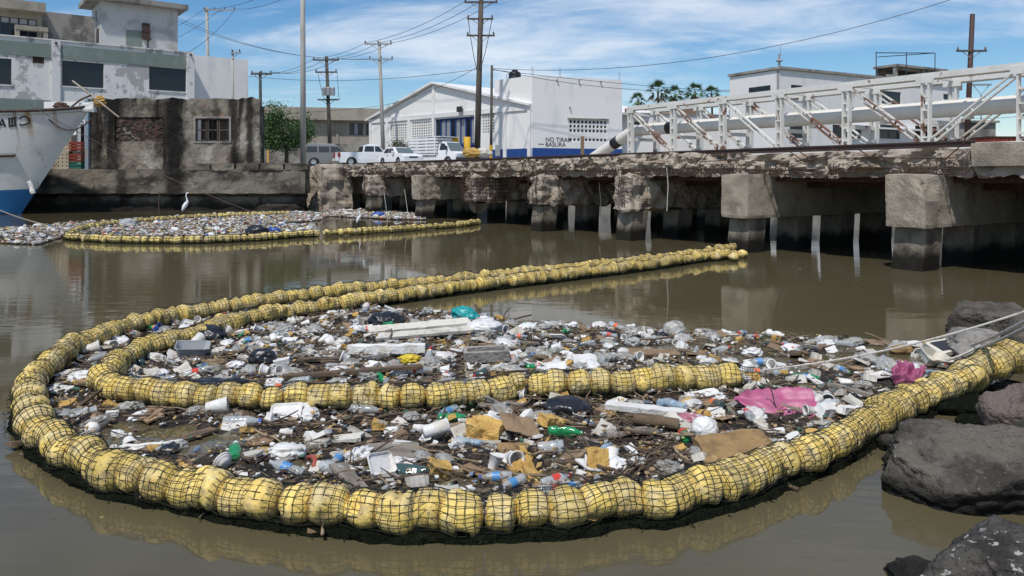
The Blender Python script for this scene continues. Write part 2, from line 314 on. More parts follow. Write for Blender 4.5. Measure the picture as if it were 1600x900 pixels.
dm('rockspot', (.085,.078,.068), [((.04,.036,.032), 3, .42, .62), ((.44,.42,.39), 13, .595, .63, .9), ((.24,.20,.19), 4, .6, .72, .7)], rough=.9, bump=1., bs=24, bd=12, spec=.18)
dm('bank', (.10,.09,.075), [((.05,.045,.038), 1.5, .42, .62), ((.18,.16,.14), 6, .58, .7)], rough=.95, bump=1., bs=6)
dm('leaf', (.045,.095,.025), rough=.6, attr='tint'); dm('bark', (.10,.08,.06), rough=.95, bump=.5, bs=20)
dm('egret', (.80,.80,.78), rough=.8); dm('beak', (.55,.34,.05), rough=.5); dm('legdark', (.03,.03,.03), rough=.6)
# booms and litter
dm('float', (.78,.56,.14), [((.64,.51,.25), 5, .42, .66), ((.80,.70,.42), 3.2, .56, .72, .8), ((.34,.255,.12), 8, .50, .68, .85), ((.13,.105,.065), 20, .57, .68, .75), ((.80,.48,.04), 2.2, .62, .74, .6)], rough=.6, bump=.3, bs=24, coord='obj', rand=.28, zband=((.13,.115,.06), .03, .15, .14))
dm('floatfar', (.72,.55,.17), [((.58,.47,.25), 4, .45, .65), ((.22,.18,.11), 6, .58, .74, .8)], rough=.6, coord='obj', rand=.3)
dm('net', (.016,.018,.014), rough=.9)
dm('weed', (.008,.010,.006), [((.018,.022,.010), 14, .5, .7)], rough=.95, bump=1., bs=40, spec=.05)
dm('mud', (.030,.024,.018), [((.075,.055,.038), 7, .45, .65), ((.012,.011,.010), 2.2, .46, .66), ((.14,.115,.085), 28, .60, .70, .8)], rough=.6, bump=1., bs=30, bd=10, spec=.3)
dm('chips', (.3,.3,.3), rough=.75, attr='tint')
dm('foam', (.74,.72,.68), [((.56,.51,.43), 5, .48, .70, .85), ((.27,.21,.14), 9, .60, .74, .75)], rough=.7, bump=.15, bs=30, coord='obj', rand=.12)
dm('foamdirty', (.56,.53,.46), [((.38,.34,.27), 5, .45, .68), ((.20,.16,.12), 9, .6, .74)], rough=.8, bump=.2, bs=30, coord='obj', rand=.2)
dm('bagwhite', (.72,.71,.69), [((.50,.46,.40), 5, .46, .70, .8), ((.25,.20,.14), 10, .62, .74, .6)], rough=.4, bump=.3, bs=14, coord='obj', rand=.12)
dm('bagclear', (.55,.54,.50), [((.34,.31,.26), 6, .46, .66)], rough=.22, alpha=.6, bump=.4, bs=14, coord='obj', rand=.15)
dm('bagblack', (.018,.019,.022), rough=.28, bump=.4, bs=12, coord='obj')
dm('bagteal', (.02,.30,.30), rough=.35, bump=.3, bs=14, coord='obj')
dm('pet', (.62,.66,.66), [((.42,.43,.40), 6, .55, .72)], rough=.12, alpha=.50, spec=.8, bump=.2, bs=18, coord='obj', rand=.1)
dm('petblue', (.42,.56,.66), rough=.12, alpha=.55, spec=.8, bump=.2, bs=18, coord='obj')
dm('petgreen', (.02,.30,.10), rough=.15, alpha=.8, spec=.8, bump=.2, bs=18, coord='obj')
dm('petdark', (.06,.11,.10), rough=.15, alpha=.85, spec=.8, bump=.2, bs=18, coord='obj')
for k, c in dict(capred=(.55,.03,.025), capblue=(.02,.07,.42), capwhite=(.75,.75,.75), capgreen=(.02,.30,.08), labred=(.60,.06,.04), labblue=(.08,.25,.50), laborange=(.75,.16,.05)).items(): dm(k, c, rough=.45)
dm('cardboard', (.30,.20,.115), [((.19,.12,.07), 5, .45, .68), ((.38,.28,.17), 9, .6, .72)], rough=.95, bump=.3, bs=16, coord='obj', rand=.25)
dm('sponge', (.56,.35,.10), [((.42,.24,.06), 6, .45, .66), ((.66,.47,.18), 9, .58, .72), ((.20,.12,.05), 5, .66, .76)], rough=.95, bump=.7, bs=22, coord='obj', rand=.15)
dm('slab', (.30,.19,.08), [((.17,.105,.045), 4, .42, .66), ((.42,.29,.13), 9, .56, .72), ((.09,.06,.035), 14, .60, .70, .8)], rough=.9, bump=.5, bs=18, coord='obj')
dm('wood', (.17,.115,.07), [((.085,.058,.036), (3,14,14), .42, .66), ((.27,.20,.13), (2,9,9), .6, .74)], rough=.9, bump=.4, bs=20, coord='obj', rand=.35)
dm('greywood', (.27,.235,.19), [((.16,.135,.105), (2,10,10), .42, .66)], rough=.9, bump=.4, bs=20, coord='obj', rand=.2)
dm('stick', (.13,.088,.055), [((.06,.042,.028), 9, .45, .66)], rough=.9, coord='obj', rand=.45)
dm('drycane', (.30,.225,.14), [((.17,.12,.075), 9, .45, .66)], rough=.9, coord='obj', rand=.35)
dm('pink', (.43,.12,.21), [((.48,.10,.22), 5, .48, .7), ((.16,.09,.08), 6, .56, .70, .85)], rough=.5, coord='obj')
dm('pinkdark', (.33,.08,.17), [((.32,.07,.16), 5, .48, .7)], rough=.75, coord='obj')
dm('cream', (.66,.62,.52), [((.50,.46,.37), 4, .5, .7)], rough=.6, coord='obj')
dm('greyplastic', (.36,.37,.37), [((.26,.26,.25), 5, .5, .7)], rough=.5, coord='obj')
dm('blockgrey', (.33,.30,.265), [((.22,.20,.17), 5, .45, .66)], rough=.95, bump=.5, bs=24, coord='obj')
dm('redrubber', (.34,.07,.045), rough=.6); dm('bluetub', (.03,.08,.32), rough=.45); dm('yellowplastic', (.62,.46,.03), rough=.45); dm('cloth', (.36,.13,.17), [((.60,.50,.50), 16, .5, .6)], rough=.95, coord='obj')

# water
wm = bpy.data.materials.new('river_water'); wm.use_nodes = True; t = wm.node_tree; b = t.nodes['Principled BSDF']
b.inputs['Base Color'].default_value = (.088, .068, .030, 1); b.inputs['Roughness'].default_value = .035; b.inputs['IOR'].default_value = 1.33
g = nd(t, 'ShaderNodeNewGeometry'); mpn = nd(t, 'ShaderNodeMapping'); mpn.inputs['Scale'].default_value = (.55, 1.5, 1); t.links.new(g.outputs['Position'], mpn.inputs[0])
n = nd(t, 'ShaderNodeTexNoise'); n.inputs['Scale'].default_value = 2.2; n.inputs['Detail'].default_value = 4; n.inputs['Distortion'].default_value = .5; t.links.new(mpn.outputs[0], n.inputs['Vector'])
na = nd(t, 'ShaderNodeTexNoise'); na.inputs['Scale'].default_value = .16; na.inputs['Detail'].default_value = 2; t.links.new(g.outputs['Position'], na.inputs['Vector'])
rr = nd(t, 'ShaderNodeMapRange'); rr.inputs[1].default_value = .40; rr.inputs[2].default_value = .66; rr.inputs[3].default_value = .008; rr.inputs[4].default_value = .07; t.links.new(na.outputs[0], rr.inputs[0])
bp = nd(t, 'ShaderNodeBump'); bp.inputs['Distance'].default_value = .09; t.links.new(n.outputs[0], bp.inputs['Height']); t.links.new(rr.outputs[0], bp.inputs['Strength']); t.links.new(bp.outputs[0], b.inputs['Normal'])
nc = nd(t, 'ShaderNodeTexNoise'); nc.inputs['Scale'].default_value = .12; nc.inputs['Detail'].default_value = 3; t.links.new(g.outputs['Position'], nc.inputs['Vector'])
mi = nd(t, 'ShaderNodeMix', data_type='RGBA'); mi.inputs[6].default_value = (.090,.073,.036,1); mi.inputs[7].default_value = (.108,.092,.054,1); t.links.new(nc.outputs[0], mi.inputs[0]); t.links.new(mi.outputs[2], b.inputs['Base Color'])

# ------------------------------------------------------------------ ground, water, bank
mb = MB(); mb.add([(-600,-60,0),(600,-60,0),(600,160,0),(-600,160,0)], [(0,1,2,3)])
tag(mb.build('water', wm), 'murky brown river water around the floating booms', kind='structure')
mb = MB(); mb.add([(-900,56.4,3.3),(-17,56.4,3.3),(-15.5,58.5,3.3),(-9,62.2,3.3),(90,80,3.3),(900,90,3.3),(900,4000,3.3),(-900,4000,3.3)], [tuple(range(8))])
tag(mb.build('ground', M['ground']), 'flat dusty ground of the far bank', kind='structure')
mb = MB(); N = 60
vs = []
for j in range(N+1):
    for i in range(N+1):
        x = 5.2+i*.34; y = -6+j*.5
        e = (x-(7.6+1.0*max(0, y-8.5)+.5*noise.noise(Vector((y*.4, 2, 1)))))
        z = -.5+min(2.6, max(-.4, e*.62))+.32*fbm(Vector((x*.9, y*.9, 4)), 4); vs.append((x, y, z))
mb.add(vs, [(j*(N+1)+i, j*(N+1)+i+1, (j+1)*(N+1)+i+1, (j+1)*(N+1)+i) for j in range(N) for i in range(N)])
tag(mb.build('bank', M['bank']), 'rubble bank at the foot of the bridge', kind='structure')

# far canal side beyond the bridge and the quay under the old building
A, B = (-15.5, 58.6), (90, 80.1); rz, L = frame2((*A, 0), (*B, 0))
q = empty('canal_wall', (*A, 0), rz, 'grey concrete canal wall seen through the bridge piles', 'wall')
mb = MB(); mb.box(0, L, 0, .6, -.5, 3.28); mb.build('wall_face', M['dirtyconcrete'], q); mb = MB(); mb.box(0, L, -.1, .7, 3.285, 3.42); mb.build('coping', M['dirtyconcrete'], q)
q = empty('quay_wall', (-60, 55.0, 0), 0, 'stained cracked concrete quay wall under the roofless old building', 'quay')
mb = MB(); rough_box(mb, 0, 45.2, 0, 1.4, 1.22, 3.0, .28, .10, .9, 3, o=5); mb.build('upper_face', M['quay'], q)
mb = MB(); rough_box(mb, 0, 45.0, .55, 1.5, -.4, 1.02, .35, .10, 1.1, 5); mb.build('lower_ledge', M['quay'], q)
mb = MB(); mb.box(0, 45, .95, 1.45, .9, 1.35); mb.build('shadow_gap', M['quay'], q)
for k in range(5):
    x0 = 36.7+k*1.75; mb = MB(); rough_box(mb, x0, x0+1.70, -.04, .9, 2.9, 3.42+.05*(k % 2), .22, .10, 1.3, 11+k); mb.build('coping_block', M['quay'], q)

# ------------------------------------------------------------------ bridge
BR = Vector((10, 20.7, 0)); u = Vector((-.547, .837, 0)).normalized(); brz = math.atan2(u.y, u.x)
bridge = empty('concrete_bridge', BR, brz, 'crumbling concrete bridge with rusted reinforcement on battered piles', 'bridge')
mb = MB(); mb.box(-14, 46, -11.5, -1.25, 2.55, 3.20); mb.build('deck_slab', M['concrete'], bridge)
mb = MB(); mb.box(-14, 46, -1.6, -1.45, 2.32, 2.56); mb.box(-14, 46, -3.3, -3.1, 2.1, 2.55); mb.box(-14, 46, -5.3, -5.1, 2.1, 2.55); mb.box(-14, 46, -8.3, -8.1, 2.1, 2.55); mb.box(-14, 46, -10.8, -10.6, 2.1, 2.55); mb.build('girder', M['rust'], bridge)
rng = random.Random(4)
# broken edge: one ragged piece per span
edges = [-1.85, 2.3, 5.4, 8.6, 11.6, 14.9, 17.4, 20.6, 23.7, 26.5, 29.8, 33.4, 36.8, 40.2, 43.4, 46]
for a, b in zip(edges, edges[1:]):
    nx, nz = int((b-a)/.075), 11; vs = []; s = rng.random()*50; tz = rng.uniform(-.06, .09)
    for j in range(nz+1):
        for i in range(nx+1):
            x = a+(b-a)*i/nx; fz = j/nz
            p = Vector((x*1.1, fz*1.3, s)); h = fbm(p*1.6, 6); crk = abs(noise.noise(Vector((x*.8+s, fz*.9, 7))))
            dpt = .10+.24*h+.06*fbm(p*6, 3)-.20*max(0, .10-crk)/.10-(.16 if fz < .30 else 0)*(.6+.8*noise.noise(Vector((x*2, s, 1))))
            top = 3.27+tz+.10*noise.noise(Vector((x*1.2, s, 3)))
            bot = 2.47+.09*noise.noise(Vector((x*2.6, s, 9)))
            vs.append((x, -.98+dpt, bot+(top-bot)*fz))
    m_ = nx+1
    fs = [(j*m_+i, j*m_+i+1, (j+1)*m_+i+1, (j+1)*m_+i)[::-1] for j in range(nz) for i in range(nx)]
    o0 = len(vs); vs += [(a+(b-a)*i/nx, -1.30, 3.22) for i in range(nx+1)]+[(a+(b-a)*i/nx, -1.30, 2.56) for i in range(nx+1)]
    fs += [(nz*m_+i, nz*m_+i+1, o0+i+1, o0+i)[::-1] for i in range(nx)]+[(i, i+1, o0+m_+i+1, o0+m_+i) for i in range(nx)]
    for e in (0, nx):
        fs += [tuple(j*m_+e for j in range(nz+1))+(o0+e, o0+m_+e)]
    mb = MB(); mb.add(vs, fs); mb.build('broken_edge', M['broken'], bridge)
    # bars laid bare along this piece
    mb = MB()
    for z in (2.58, 2.72, 3.0):
        if rng.random() < .85:
            xa = a+rng.random()*.4; xb = b-rng.random()*.8; pts = [(x, -.80+.03*math.sin(x*3)+rng.uniform(-.02, .02), z+.03*math.sin(x*1.3)) for x in np.linspace(xa, xb, 9)]; mb.tube(pts, .016, 5)
    x = a+.1
    while x < b-.1:
        if noise.noise(Vector((x*.7, s, 5))) > -.18:
            l = rng.uniform(.12, .42); mb.tube([(x, -.86+rng.uniform(-.03,.03), 2.86), (x+rng.uniform(-.03,.03), -.80, 2.78-.3*l), (x+rng.uniform(-.07,.07), -.78+rng.uniform(-.05,.05), 2.80-l)], .014, 4)
        x += rng.uniform(.10, .22)
    for _ in range(2):
        x = rng.uniform(a, b-.8); sg = rng.choice((-1, 1)); mb.tube([(x, -.80, 3.15-.2*sg), (x+.25, -.78, 3.12), (x+.5, -.80, 3.08+.18*sg)], .017, 5)
    mb.build('reinforcement', M['rust'], bridge)
mb = MB(); rough_box(mb, -14, -1.9, -1.3, -.74, 2.74, 3.34, .2, .03, 2, 7); mb.build('parapet_block', M['capsmooth'], bridge)
mb = MB(); rough_box(mb, -14, -1.9, -1.3, -.86, 2.46, 2.81, .1, .16, 2.2, 8); mb.build('broken_edge', M['broken'], bridge)
# rail along the edge: foot, web and head
mb = MB(); mb.box(-1.7, 39, -1.46, -1.28, 3.265, 3.29); mb.box(-1.7, 39, -1.39, -1.35, 3.285, 3.395); mb.box(-1.7, 39, -1.41, -1.32, 3.395, 3.44); mb.build('rail', M['railsteel'], bridge)
caps = [(-5.8, 0, .02), (0, 0, .035), (5.7, 0, .02), (11.3, 1, .20), (17.2, 1, .20), (23.2, 2, .24), (29.2, 0, .07), (36.8, 1, .15), (44.0, 0, .08)]
for ci, (ct, kind, amp) in enumerate(caps):
    mb = MB(); rough_box(mb, ct-1.12, ct, -11.8, -.05 if kind != 2 else -.12, 1.12, 2.56, .10, amp, 1.7 if kind else 2.5, ci+2, rnd=.05 if kind == 0 else .14, o=5)
    if ci == 1:                                   # upper corner split away
        for i, p in enumerate(mb.v):
            d = Vector((p[0]-(ct-1.12), p[1]+.3, (p[2]-2.6)*.7)).length
            if d < .55 and p[2] > 1.9: k = (1-d/.55); mb.v[i] = (p[0]+.30*k+.12*fbm(Vector(p)*5, 3)*k, p[1]-.10*k, p[2]-.20*k+.12*fbm(Vector(p)*4+Vector((9,0,0)), 3)*k)
    cap = mb.build('pier_cap', M['broken'] if kind else M['capsmooth'], bridge)
    if kind:
        mb = MB()
        for k in range(7 if kind == 2 else 3):
            z = 1.25+k*.19 if kind == 2 else rng.uniform(1.3, 2.4); o_ = rng.uniform(0, .05)
            if kind == 2: mb.tube([(ct+.01, -1.5, z), (ct+.03, -.15, z), (ct-.15, -.02+o_, z), (ct-.9, -.02+o_, z+.02), (ct-1.14, -.1, z), (ct-1.17, -2.2, z-.02)], .017, 5)
            else: mb.tube([(ct-.1, -.0, z), (ct-.5, .0+o_, z-.05), (ct-1.0, -.02, z+.06), (ct-1.16, -.2, z)], .014, 5)
        for k in range(10 if kind == 2 else 4):
            x = ct-.08-k*.115 if kind == 2 else ct-rng.uniform(.1, 1.0); mb.tube([(x, -.05, 2.5), (x+.02, .0, 2.0), (x-.02, -.0, 1.5), (x+.03, -.06, 1.15-rng.uniform(0,.2))], .014, 5)
        if kind == 2:
            for k in range(11): y = -.3-k*.19; mb.tube([(ct-1.165, y, 2.5), (ct-1.18, y, 1.2)], .014, 5)
        mb.build('reinforcement', M['rust'], cap)
    for k in range(5):
        y = -.75-k*2.45; lean = .16
        if kind == 2 and k == 0: z0, sk = .62, .14
        else: z0, sk = -1.2, 0
        mb = MB(); vs = []
        for z, f in ((z0, (1.14-z0)/2.34), (1.14, 0)):
            for (dx, dy) in ((-.42,-.40),(.42,-.40),(.42,.40),(-.42,.40)):
                sc = .55 if sk and z == z0 else 1; vs.append((ct-.56+dx*sc+lean*f*.5, y+dy*sc+lean*f*(1.6 if k == 0 else .5), z+(sk*dx if sk else 0)))
        mb.add(vs, [(0,3,2,1),(4,5,6,7),(0,1,5,4),(1,2,6,5),(2,3,7,6),(3,0,4,7)]); pl = mb.build('pile', M['pile'], cap)
mb = MB(); rough_box(mb, 42.2, 48, -1.6, .9, -.4, 3.3, .22, .28, .9, 31, o=5); mb.build('abutment', M['broken'], bridge)

# ------------------------------------------------------------------ pipe truss on the deck
tr = empty('pipe_truss', BR+Vector((0,0,3.32)), brz, 'white rust-streaked steel truss carrying a pipe along the bridge', 'truss')
ZT, ZB = 2.26, .0; ts = [14.5-2.7*k for k in range(10)]
for plane, y in (('near', -4.0), ('far', -5.6)):
    mb = MB(); mb.box(ts[-1], ts[0]+.12, y-.10, y+.10, ZT-.09, ZT+.09); mb.box(ts[-1], ts[0]+.13, y-.13, y-.11, ZT-.12, ZT+.12); mb.build('top_chord', M['trusswhite'], tr)
    mb = MB(); mb.box(ts[-1], ts[0]+.12, y-.09, y+.09, ZB-.02, ZB+.16); mb.build('bottom_chord', M['trusswhite'], tr)
    for k, tx in enumerate(ts):
        mb = MB()
        for sx in (-.105, .105): mb.box(tx+sx-.025, tx+sx+.025, y-.09, y+.09, ZB+.16, ZT-.09)
        for z in np.arange(.35, 2.0, .42): mb.box(tx-.08, tx+.08, y-.06, y+.06, z, z+.05)
        mb.box(tx-.28, tx+.28, y+.095, y+.115, ZT-.22, ZT+.02); mb.build('post', M['trusswhite'], tr)
        if k+1 < len(ts):
            a, b = (ts[k], ts[k+1]) if k < 5 else (ts[k+1], ts[k])
            mb = MB(); d = Vector((b-a, 0, ZB-ZT)); dn = Vector((-d.z, 0, d.x)).normalized()*.075
            for sg in (-1, 1): mb.bar(Vector((a, y, ZT-.08))+dn*sg, Vector((b, y, ZB+.12))+dn*sg, .12, .04, up=dn)
            for f in np.linspace(.1, .9, 7): p = Vector((a, y, ZT-.08)).lerp(Vector((b, y, ZB+.12)), f); mb.bar(p-dn, p+dn, .06, .05)
            mb.build('diagonal', M['trussrust'] if (k*7+len(plane)) % 3 else M['trusswhite'], tr)
for tx in ts:
    mb = MB(); mb.box(tx-.05, tx+.05, -5.5, -4.1, ZT-.05, ZT+.05); mb.box(tx-.06, tx+.06, -5.5, -4.1, .78, .92); mb.build('cross_beam', M['trusswhite'], tr)
pp = tag(link('pipeline', None, None, BR+Vector((0,0,3.34)), (0,0,brz)), 'thick white pipe with black bands carried inside the truss', 'pipe')
P0, P1, P2 = Vector((-10, -4.8, 1.22)), Vector((14.9, -4.8, 1.30)), Vector((18.7, -4.8, -.15))
pth = [P0.lerp(P1, f) for f in np.linspace(0, .97, 12)]+[P1+Vector((.15,0,-.02)), P1+Vector((.55,0,-.12))]+[(P1+Vector((.55,0,-.12))).lerp(P2, f) for f in (.3, .7, 1)]
mb = MB(); mb.tube(pth, .265, 20); mb.build('pipe', M['pipewhite'], pp, True)
for c in ((12.7, 1.293), ):
    mb = MB(); mb.tube([(c[0]-.22, -4.8, c[1]-.003), (c[0]+.22, -4.8, c[1]+.001)], .275, 20); mb.build('black_band', M['black'], pp, True)
q0 = P1+Vector((.55,0,-.12)); d = (P2-q0).normalized(); mb = MB(); mb.tube([q0+d*.75, q0+d*1.25], .275, 20); mb.build('black_band', M['black'], pp, True)
for tx in ts[:9]:
    mb = MB(); mb.tube([(tx-.9, -4.8, 1.25+.0032*(tx-1)), (tx-.82, -4.8, 1.25+.0032*(tx-1))], .30, 20); mb.box(tx-.95, tx-.77, -4.95, -4.65, .9, 1.02); mb.build('pipe_collar', M['pipewhite'], pp)
mb = MB(); vs, fs = blob(3, .55, .42, .30, .35, 1.6, 4); mb.add(vs, fs)
o = mb.build('tarp_bundle', M['sponge']); o.location = W(738, 241, 46)+Vector((0,0,.1)); tag(o, 'lumpy tan and brown bundle lying beside the rail in front of the truck', 'bundle')
mb = MB(); vs, fs = blob(3, .5, .35, .28, .35, 1.6, 9); mb.add(vs, fs); mb2 = mb.build('grey_sheet', M['foamdirty'], o); mb2.location = (.65, .1, -.02)

# ------------------------------------------------------------------ white two-storey building behind the old wall
fa = Facade((-38.7, 58), (-27.5, 66.5)); e = empty('white_building', fa.A+Vector((0,0,3.3)), fa.rz, 'peeling white two storey building with grey green band and dark windows', 'building')
def sz(f, *r): a = f.rect(*r); return (a[0], a[1], a[2]-3.3, a[3]-3.3)
S1 = fa.at(303, 100)[0]; ztop = 9.8
wins = [sz(fa, -40, 90, 18, 131), sz(fa, 97, 97, 162, 136), sz(fa, 233, 106, 291, 142)]; vent = sz(fa, 51, 86, 69, 99)
low = [(8.2, 10.2, 1.0, 3.2)]
mb = MB(); mb.wall(-14, S1, -.1, ztop, 0, .3, wins+[vent]+low); mb.box(-14, S1, 9, 9.3, -.1, ztop); mb.box(S1-.3, S1-.01, .3, 9, -.1, ztop); mb.box(-14, S1, .3, 9, ztop-1.1, ztop-.9)
mb.build('wall', M['whitewash'], e)
for i, r in enumerate(wins+low):
    mb = MB(); mb.wall(r[0], r[1], r[2], r[3], .12, .2, [(r[0]+.06, (r[0]+r[1])/2-.03, r[2]+.06, r[3]-.06), ((r[0]+r[1])/2+.03, r[1]-.06, r[2]+.06, r[3]-.06)]); f_ = mb.build('window', M['frame_dark'], e)
    for (a, b) in ((r[0]+.06, (r[0]+r[1])/2-.03), ((r[0]+r[1])/2+.03, r[1]-.06)):
        mb = MB(); mb.box(a, b, .15, .17, r[2]+.06, r[3]-.06); mb.build('pane', M['darkglass'], f_)
    mb = MB(); mb.box(r[0]-.1, r[1]+.1, -.08, .1, r[2]-.1, r[2]-.002); mb.build('sill', M['whitewash'], f_)
mb = MB(); mb.box(vent[0], vent[1], .12, .2, vent[2], vent[3])
for k in range(5): z = vent[2]+(vent[3]-vent[2])*(k+.3)/5; mb.box(vent[0], vent[1], .02, .12, z, z+.05)
mb.build('vent', M['brownmetal'], e)
b0 = fa.at(0, 84)[1]-3.3; b1 = fa.at(0, 62)[1]-3.3
p1 = sz(fa, 80, 60, 94, 150); p2 = sz(fa, 291, 70, 303, 150)
mb = MB(); mb.box(-14, p1[0], -.06, -.002, b0, b0+1.05); mb.box(p1[1], p2[0], -.06, -.002, b0, b0+1.05); mb.build('painted_band', M['greenband'], e)
zl = fa.at(40, 155)[1]-3.3; mb = MB(); mb.box(-14, p1[0], -.05, -.003, zl-1.3, zl); mb.build('painted_band', M['greenband'], e)
for p in (p1, p2):
    mb = MB(); mb.box(p[0], p[1], -.16, -.004, -.1, ztop+.08); mb.build('pilaster', M['whitewash'], e)
mb = MB(); mb.box(-14, S1+.05, -.1, .35, ztop, ztop+.10); mb.build('coping', M['whitewash'], e)
for px_, py_ in ((87, 68), (297, 86)):
    x_, z_ = fa.at(px_, py_); mb = MB(); mb.tube([(x_, -.34, z_-3.3), (x_, -.1, z_-3.3)], .09, 8); mb.build('rain_spout', M['frame_dark'], e)
mb = MB(); mb.wall(S1+.004, S1+5.2, -.1, fa.at(335, 89, 1.6)[1]-3.3, 1.6, 1.9); mb.box(S1+4.9, S1+5.2, 1.91, 9, -.1, 8.6); mb.build('side_wing', M['white_r'], e)
# stair tower with eave
of = 3.0; tw = fa.rect(157, 10, 278, 75, of); z1 = fa.at(157, 1, of)[1]-3.3; dpt = 4.2
mb = MB(); mb.wall(tw[0], tw[1], 7.5, z1, of, of+dpt); t_ = mb.build('stair_tower', M['towergrey'], e)
mb = MB(); mb.box(tw[0]-1.0, tw[1]+.7, of-.8, of+dpt+.5, z1+.002, z1+.42); mb.build('eave_slab', M['dirtyconcrete'], t_)
mb = MB(); mb.box(tw[0]-.03, tw[0]-.003, of+.7, of+1.5, z1-4.4, z1-2.2); mb.build('door', M['brownmetal'], t_)
mb = MB(); mb.box(tw[0]-.03, tw[0]-.003, of+1.6, of+2.3, z1-1.4, z1-.5); mb.build('vent', M['dirtyconcrete'], t_)
r = fa.rect(221, 37, 235, 66, of); mb = MB(); mb.box(r[0]+.05, r[1]-.1, of-.3, of-.003, r[2]-3.3+.25, r[3]-3.3); mb.box(r[0], r[1]-.05, of-.34, of-.01, r[3]-3.3-.75, r[3]-3.3-.6); mb.box(r[0]+.1, r[1], of-.32, of-.02, r[2]-3.3+.2, r[2]-3.3+.4); mb.tube([(r[0]+.5, of-.1, r[2]-3.3+.2), (r[0]+.5, of-.1, r[2]-4.0)], .05); mb.build('meter_box', M['brownmetal'], t_)
r = fa.rect(222, 22, 262, 74, of); mb = MB(); mb.box(fa.at(197, 50, of)[0], fa.at(222, 50, of)[0], of-.012, of-.002, 8.2, z1-2.2); mb.build('plaster_patch', M['greenband'], t_)
# upper set-back rooms
of2 = 4.5; r = fa.rect(63, 17, 148, 62, of2); mb = MB(); mb.wall(r[0], r[1], 7.5, fa.at(63, 17, of2)[1]-3.3, of2, of2+.3); mb.build('upper_wall', M['dirtyconcrete'], e)
r = fa.rect(-60, 22, 65, 62, 3.6); zt = fa.at(65, 22, 3.6)[1]-3.3; wz = (fa.at(-60, 30, 3.6)[0], fa.at(58, 30, 3.6)[0], fa.at(30, 57, 3.6)[1]-3.3, fa.at(30, 28, 3.6)[1]-3.3)
mb = MB(); mb.wall(r[0], r[1], 7.5, zt, 3.6, 3.9, [wz]); ub = mb.build('upper_room', M['beige'], e)
mb = MB(); mb.box(r[0], r[1]+.2, 2.6, 8, zt+.002, zt+.75); mb.build('roof_slab', M['beige'], ub)
hs = []; nc = 8; dw = (wz[1]-wz[0])/nc
for k in range(nc):
    zm = (wz[2]+wz[3])/2+.25; hs += [(wz[0]+k*dw+.06, wz[0]+(k+1)*dw-.06, wz[2]+.05, zm-.04), (wz[0]+k*dw+.06, wz[0]+(k+1)*dw-.06, zm+.04, wz[3]-.05)]
mb = MB(); mb.wall(wz[0], wz[1], wz[2], wz[3], 3.68, 3.76, hs); gw = mb.build('window', M['frame_dark'], ub)
for h_ in hs: mb = MB(); mb.box(h_[0], h_[1], 3.71, 3.73, h_[2], h_[3]); mb.build('pane', M['greyplastic'] if h_[2] > wz[2]+.5 else M['darkglass'], gw)
r = fa.rect(23, 42, 74, 58, 2.4); mb = MB(); mb.box(r[0], r[1], 1.9, 2.5, r[3]-3.3-.35, r[3]-3.3); mb.box(r[0], r[0]+.3, 1.95, 2.5, 8.4, r[3]-3.31-.35); mb.box(r[1]-.3, r[1], 1.95, 2.5, 8.4, r[3]-3.31-.35); mb.build('balcony_frame', M['beige'], e)
x, z = fa.at(50, 6, 4); mb = MB(); mb.tube([(x, 4, zt), (x, 4, zt+2.6)], .03); mb.build('antenna', M['metalgrey'], e)
def water_tank(loc, s, label):
    t_ = empty('water_tank', loc, 0, label, 'water tank'); mb = MB(); mb.lathe([(.02,0),(.55,0),(.56,.15),(.53,.18),(.56,.25),(.56,.62),(.53,.66),(.56,.72),(.52,.95),(.40,1.05),(.27,1.08)], 20); o = mb.build('body', M['plasticblack'], t_, True)
    mb = MB(); mb.lathe([(.27,1.06),(.28,1.16),(.25,1.2),(.02,1.21)], 16); mb.build('lid', M['plasticblack'], t_, True)
    mb = MB(); mb.tube([(-.6,0,.1),(-.75,0,.3),(-.72,0,.8),(-.5,0,.95)], .03); mb.build('inlet_pipe', M['metalgrey'], t_); t_.scale = (s, s, s)
c, z = fa.at(97, 62, 2.2); p = fa.A+fa.e*c+fa.n*2.2; water_tank((p.x, p.y, 3.3+ztop-.9), 1.15, 'black plastic water tank on the roof of the peeling white building')

# ------------------------------------------------------------------ old dark roofless building on the quay
ow = empty('old_building', (-30.6, 55.35, 2.98), 0, 'roofless old building with black mould stains and a barred window', 'building')
fo = Facade((-30.6, 55.35), (0, 55.35))
def so_(*r): a = fo.rect(*r); return (a[0], a[1], a[2]-2.98, a[3]-2.98)
SW = fo.at(406, 200)[0]; win = so_(306, 185, 359, 221); bk = so_(180, 183, 256, 221)
xs = np.linspace(0, SW, 90); nzs = 26; vs = []
holes = (win, bk)
gx = sorted(set([round(v, 4) for v in xs]+[h[i] for h in holes for i in (0, 1)])); gz = sorted(set(list(np.linspace(0, 5.1, nzs))+[h[i] for h in holes for i in (2, 3)]))
def inh(x, z): return any(h[0] < x < h[1] and h[2] < z < h[3] for h in holes)
def ptop(x): return .0 if x < 0 else .16*noise.noise(Vector((x*.9, 3, 1)))+.12*noise.noise(Vector((x*3, 1, 1)))
mb = MB(); idx = {}
for j, z in enumerate(gz):
    for i, x in enumerate(gx):
        onh = any(abs(x-h[k]) < 1e-6 or abs(z-h[l]) < 1e-6 for h in holes for k in (0,1) for l in (2,3))
        y = -.09*abs(fbm(Vector((x*.7, z*.7, 2)), 5))-.03*fbm(Vector((x*3, z*3, 2)), 3); zz = z+(ptop(x) if j == len(gz)-1 else 0)
        idx[i, j] = len(mb.v); mb.v.append((x, y, zz))
for j in range(len(gz)-1):
    for i in range(len(gx)-1):
        if not inh((gx[i]+gx[i+1])/2, (gz[j]+gz[j+1])/2): mb.f.append((idx[i,j], idx[i+1,j], idx[i+1,j+1], idx[i,j+1]))
nb = len(gx); top0 = len(mb.v)
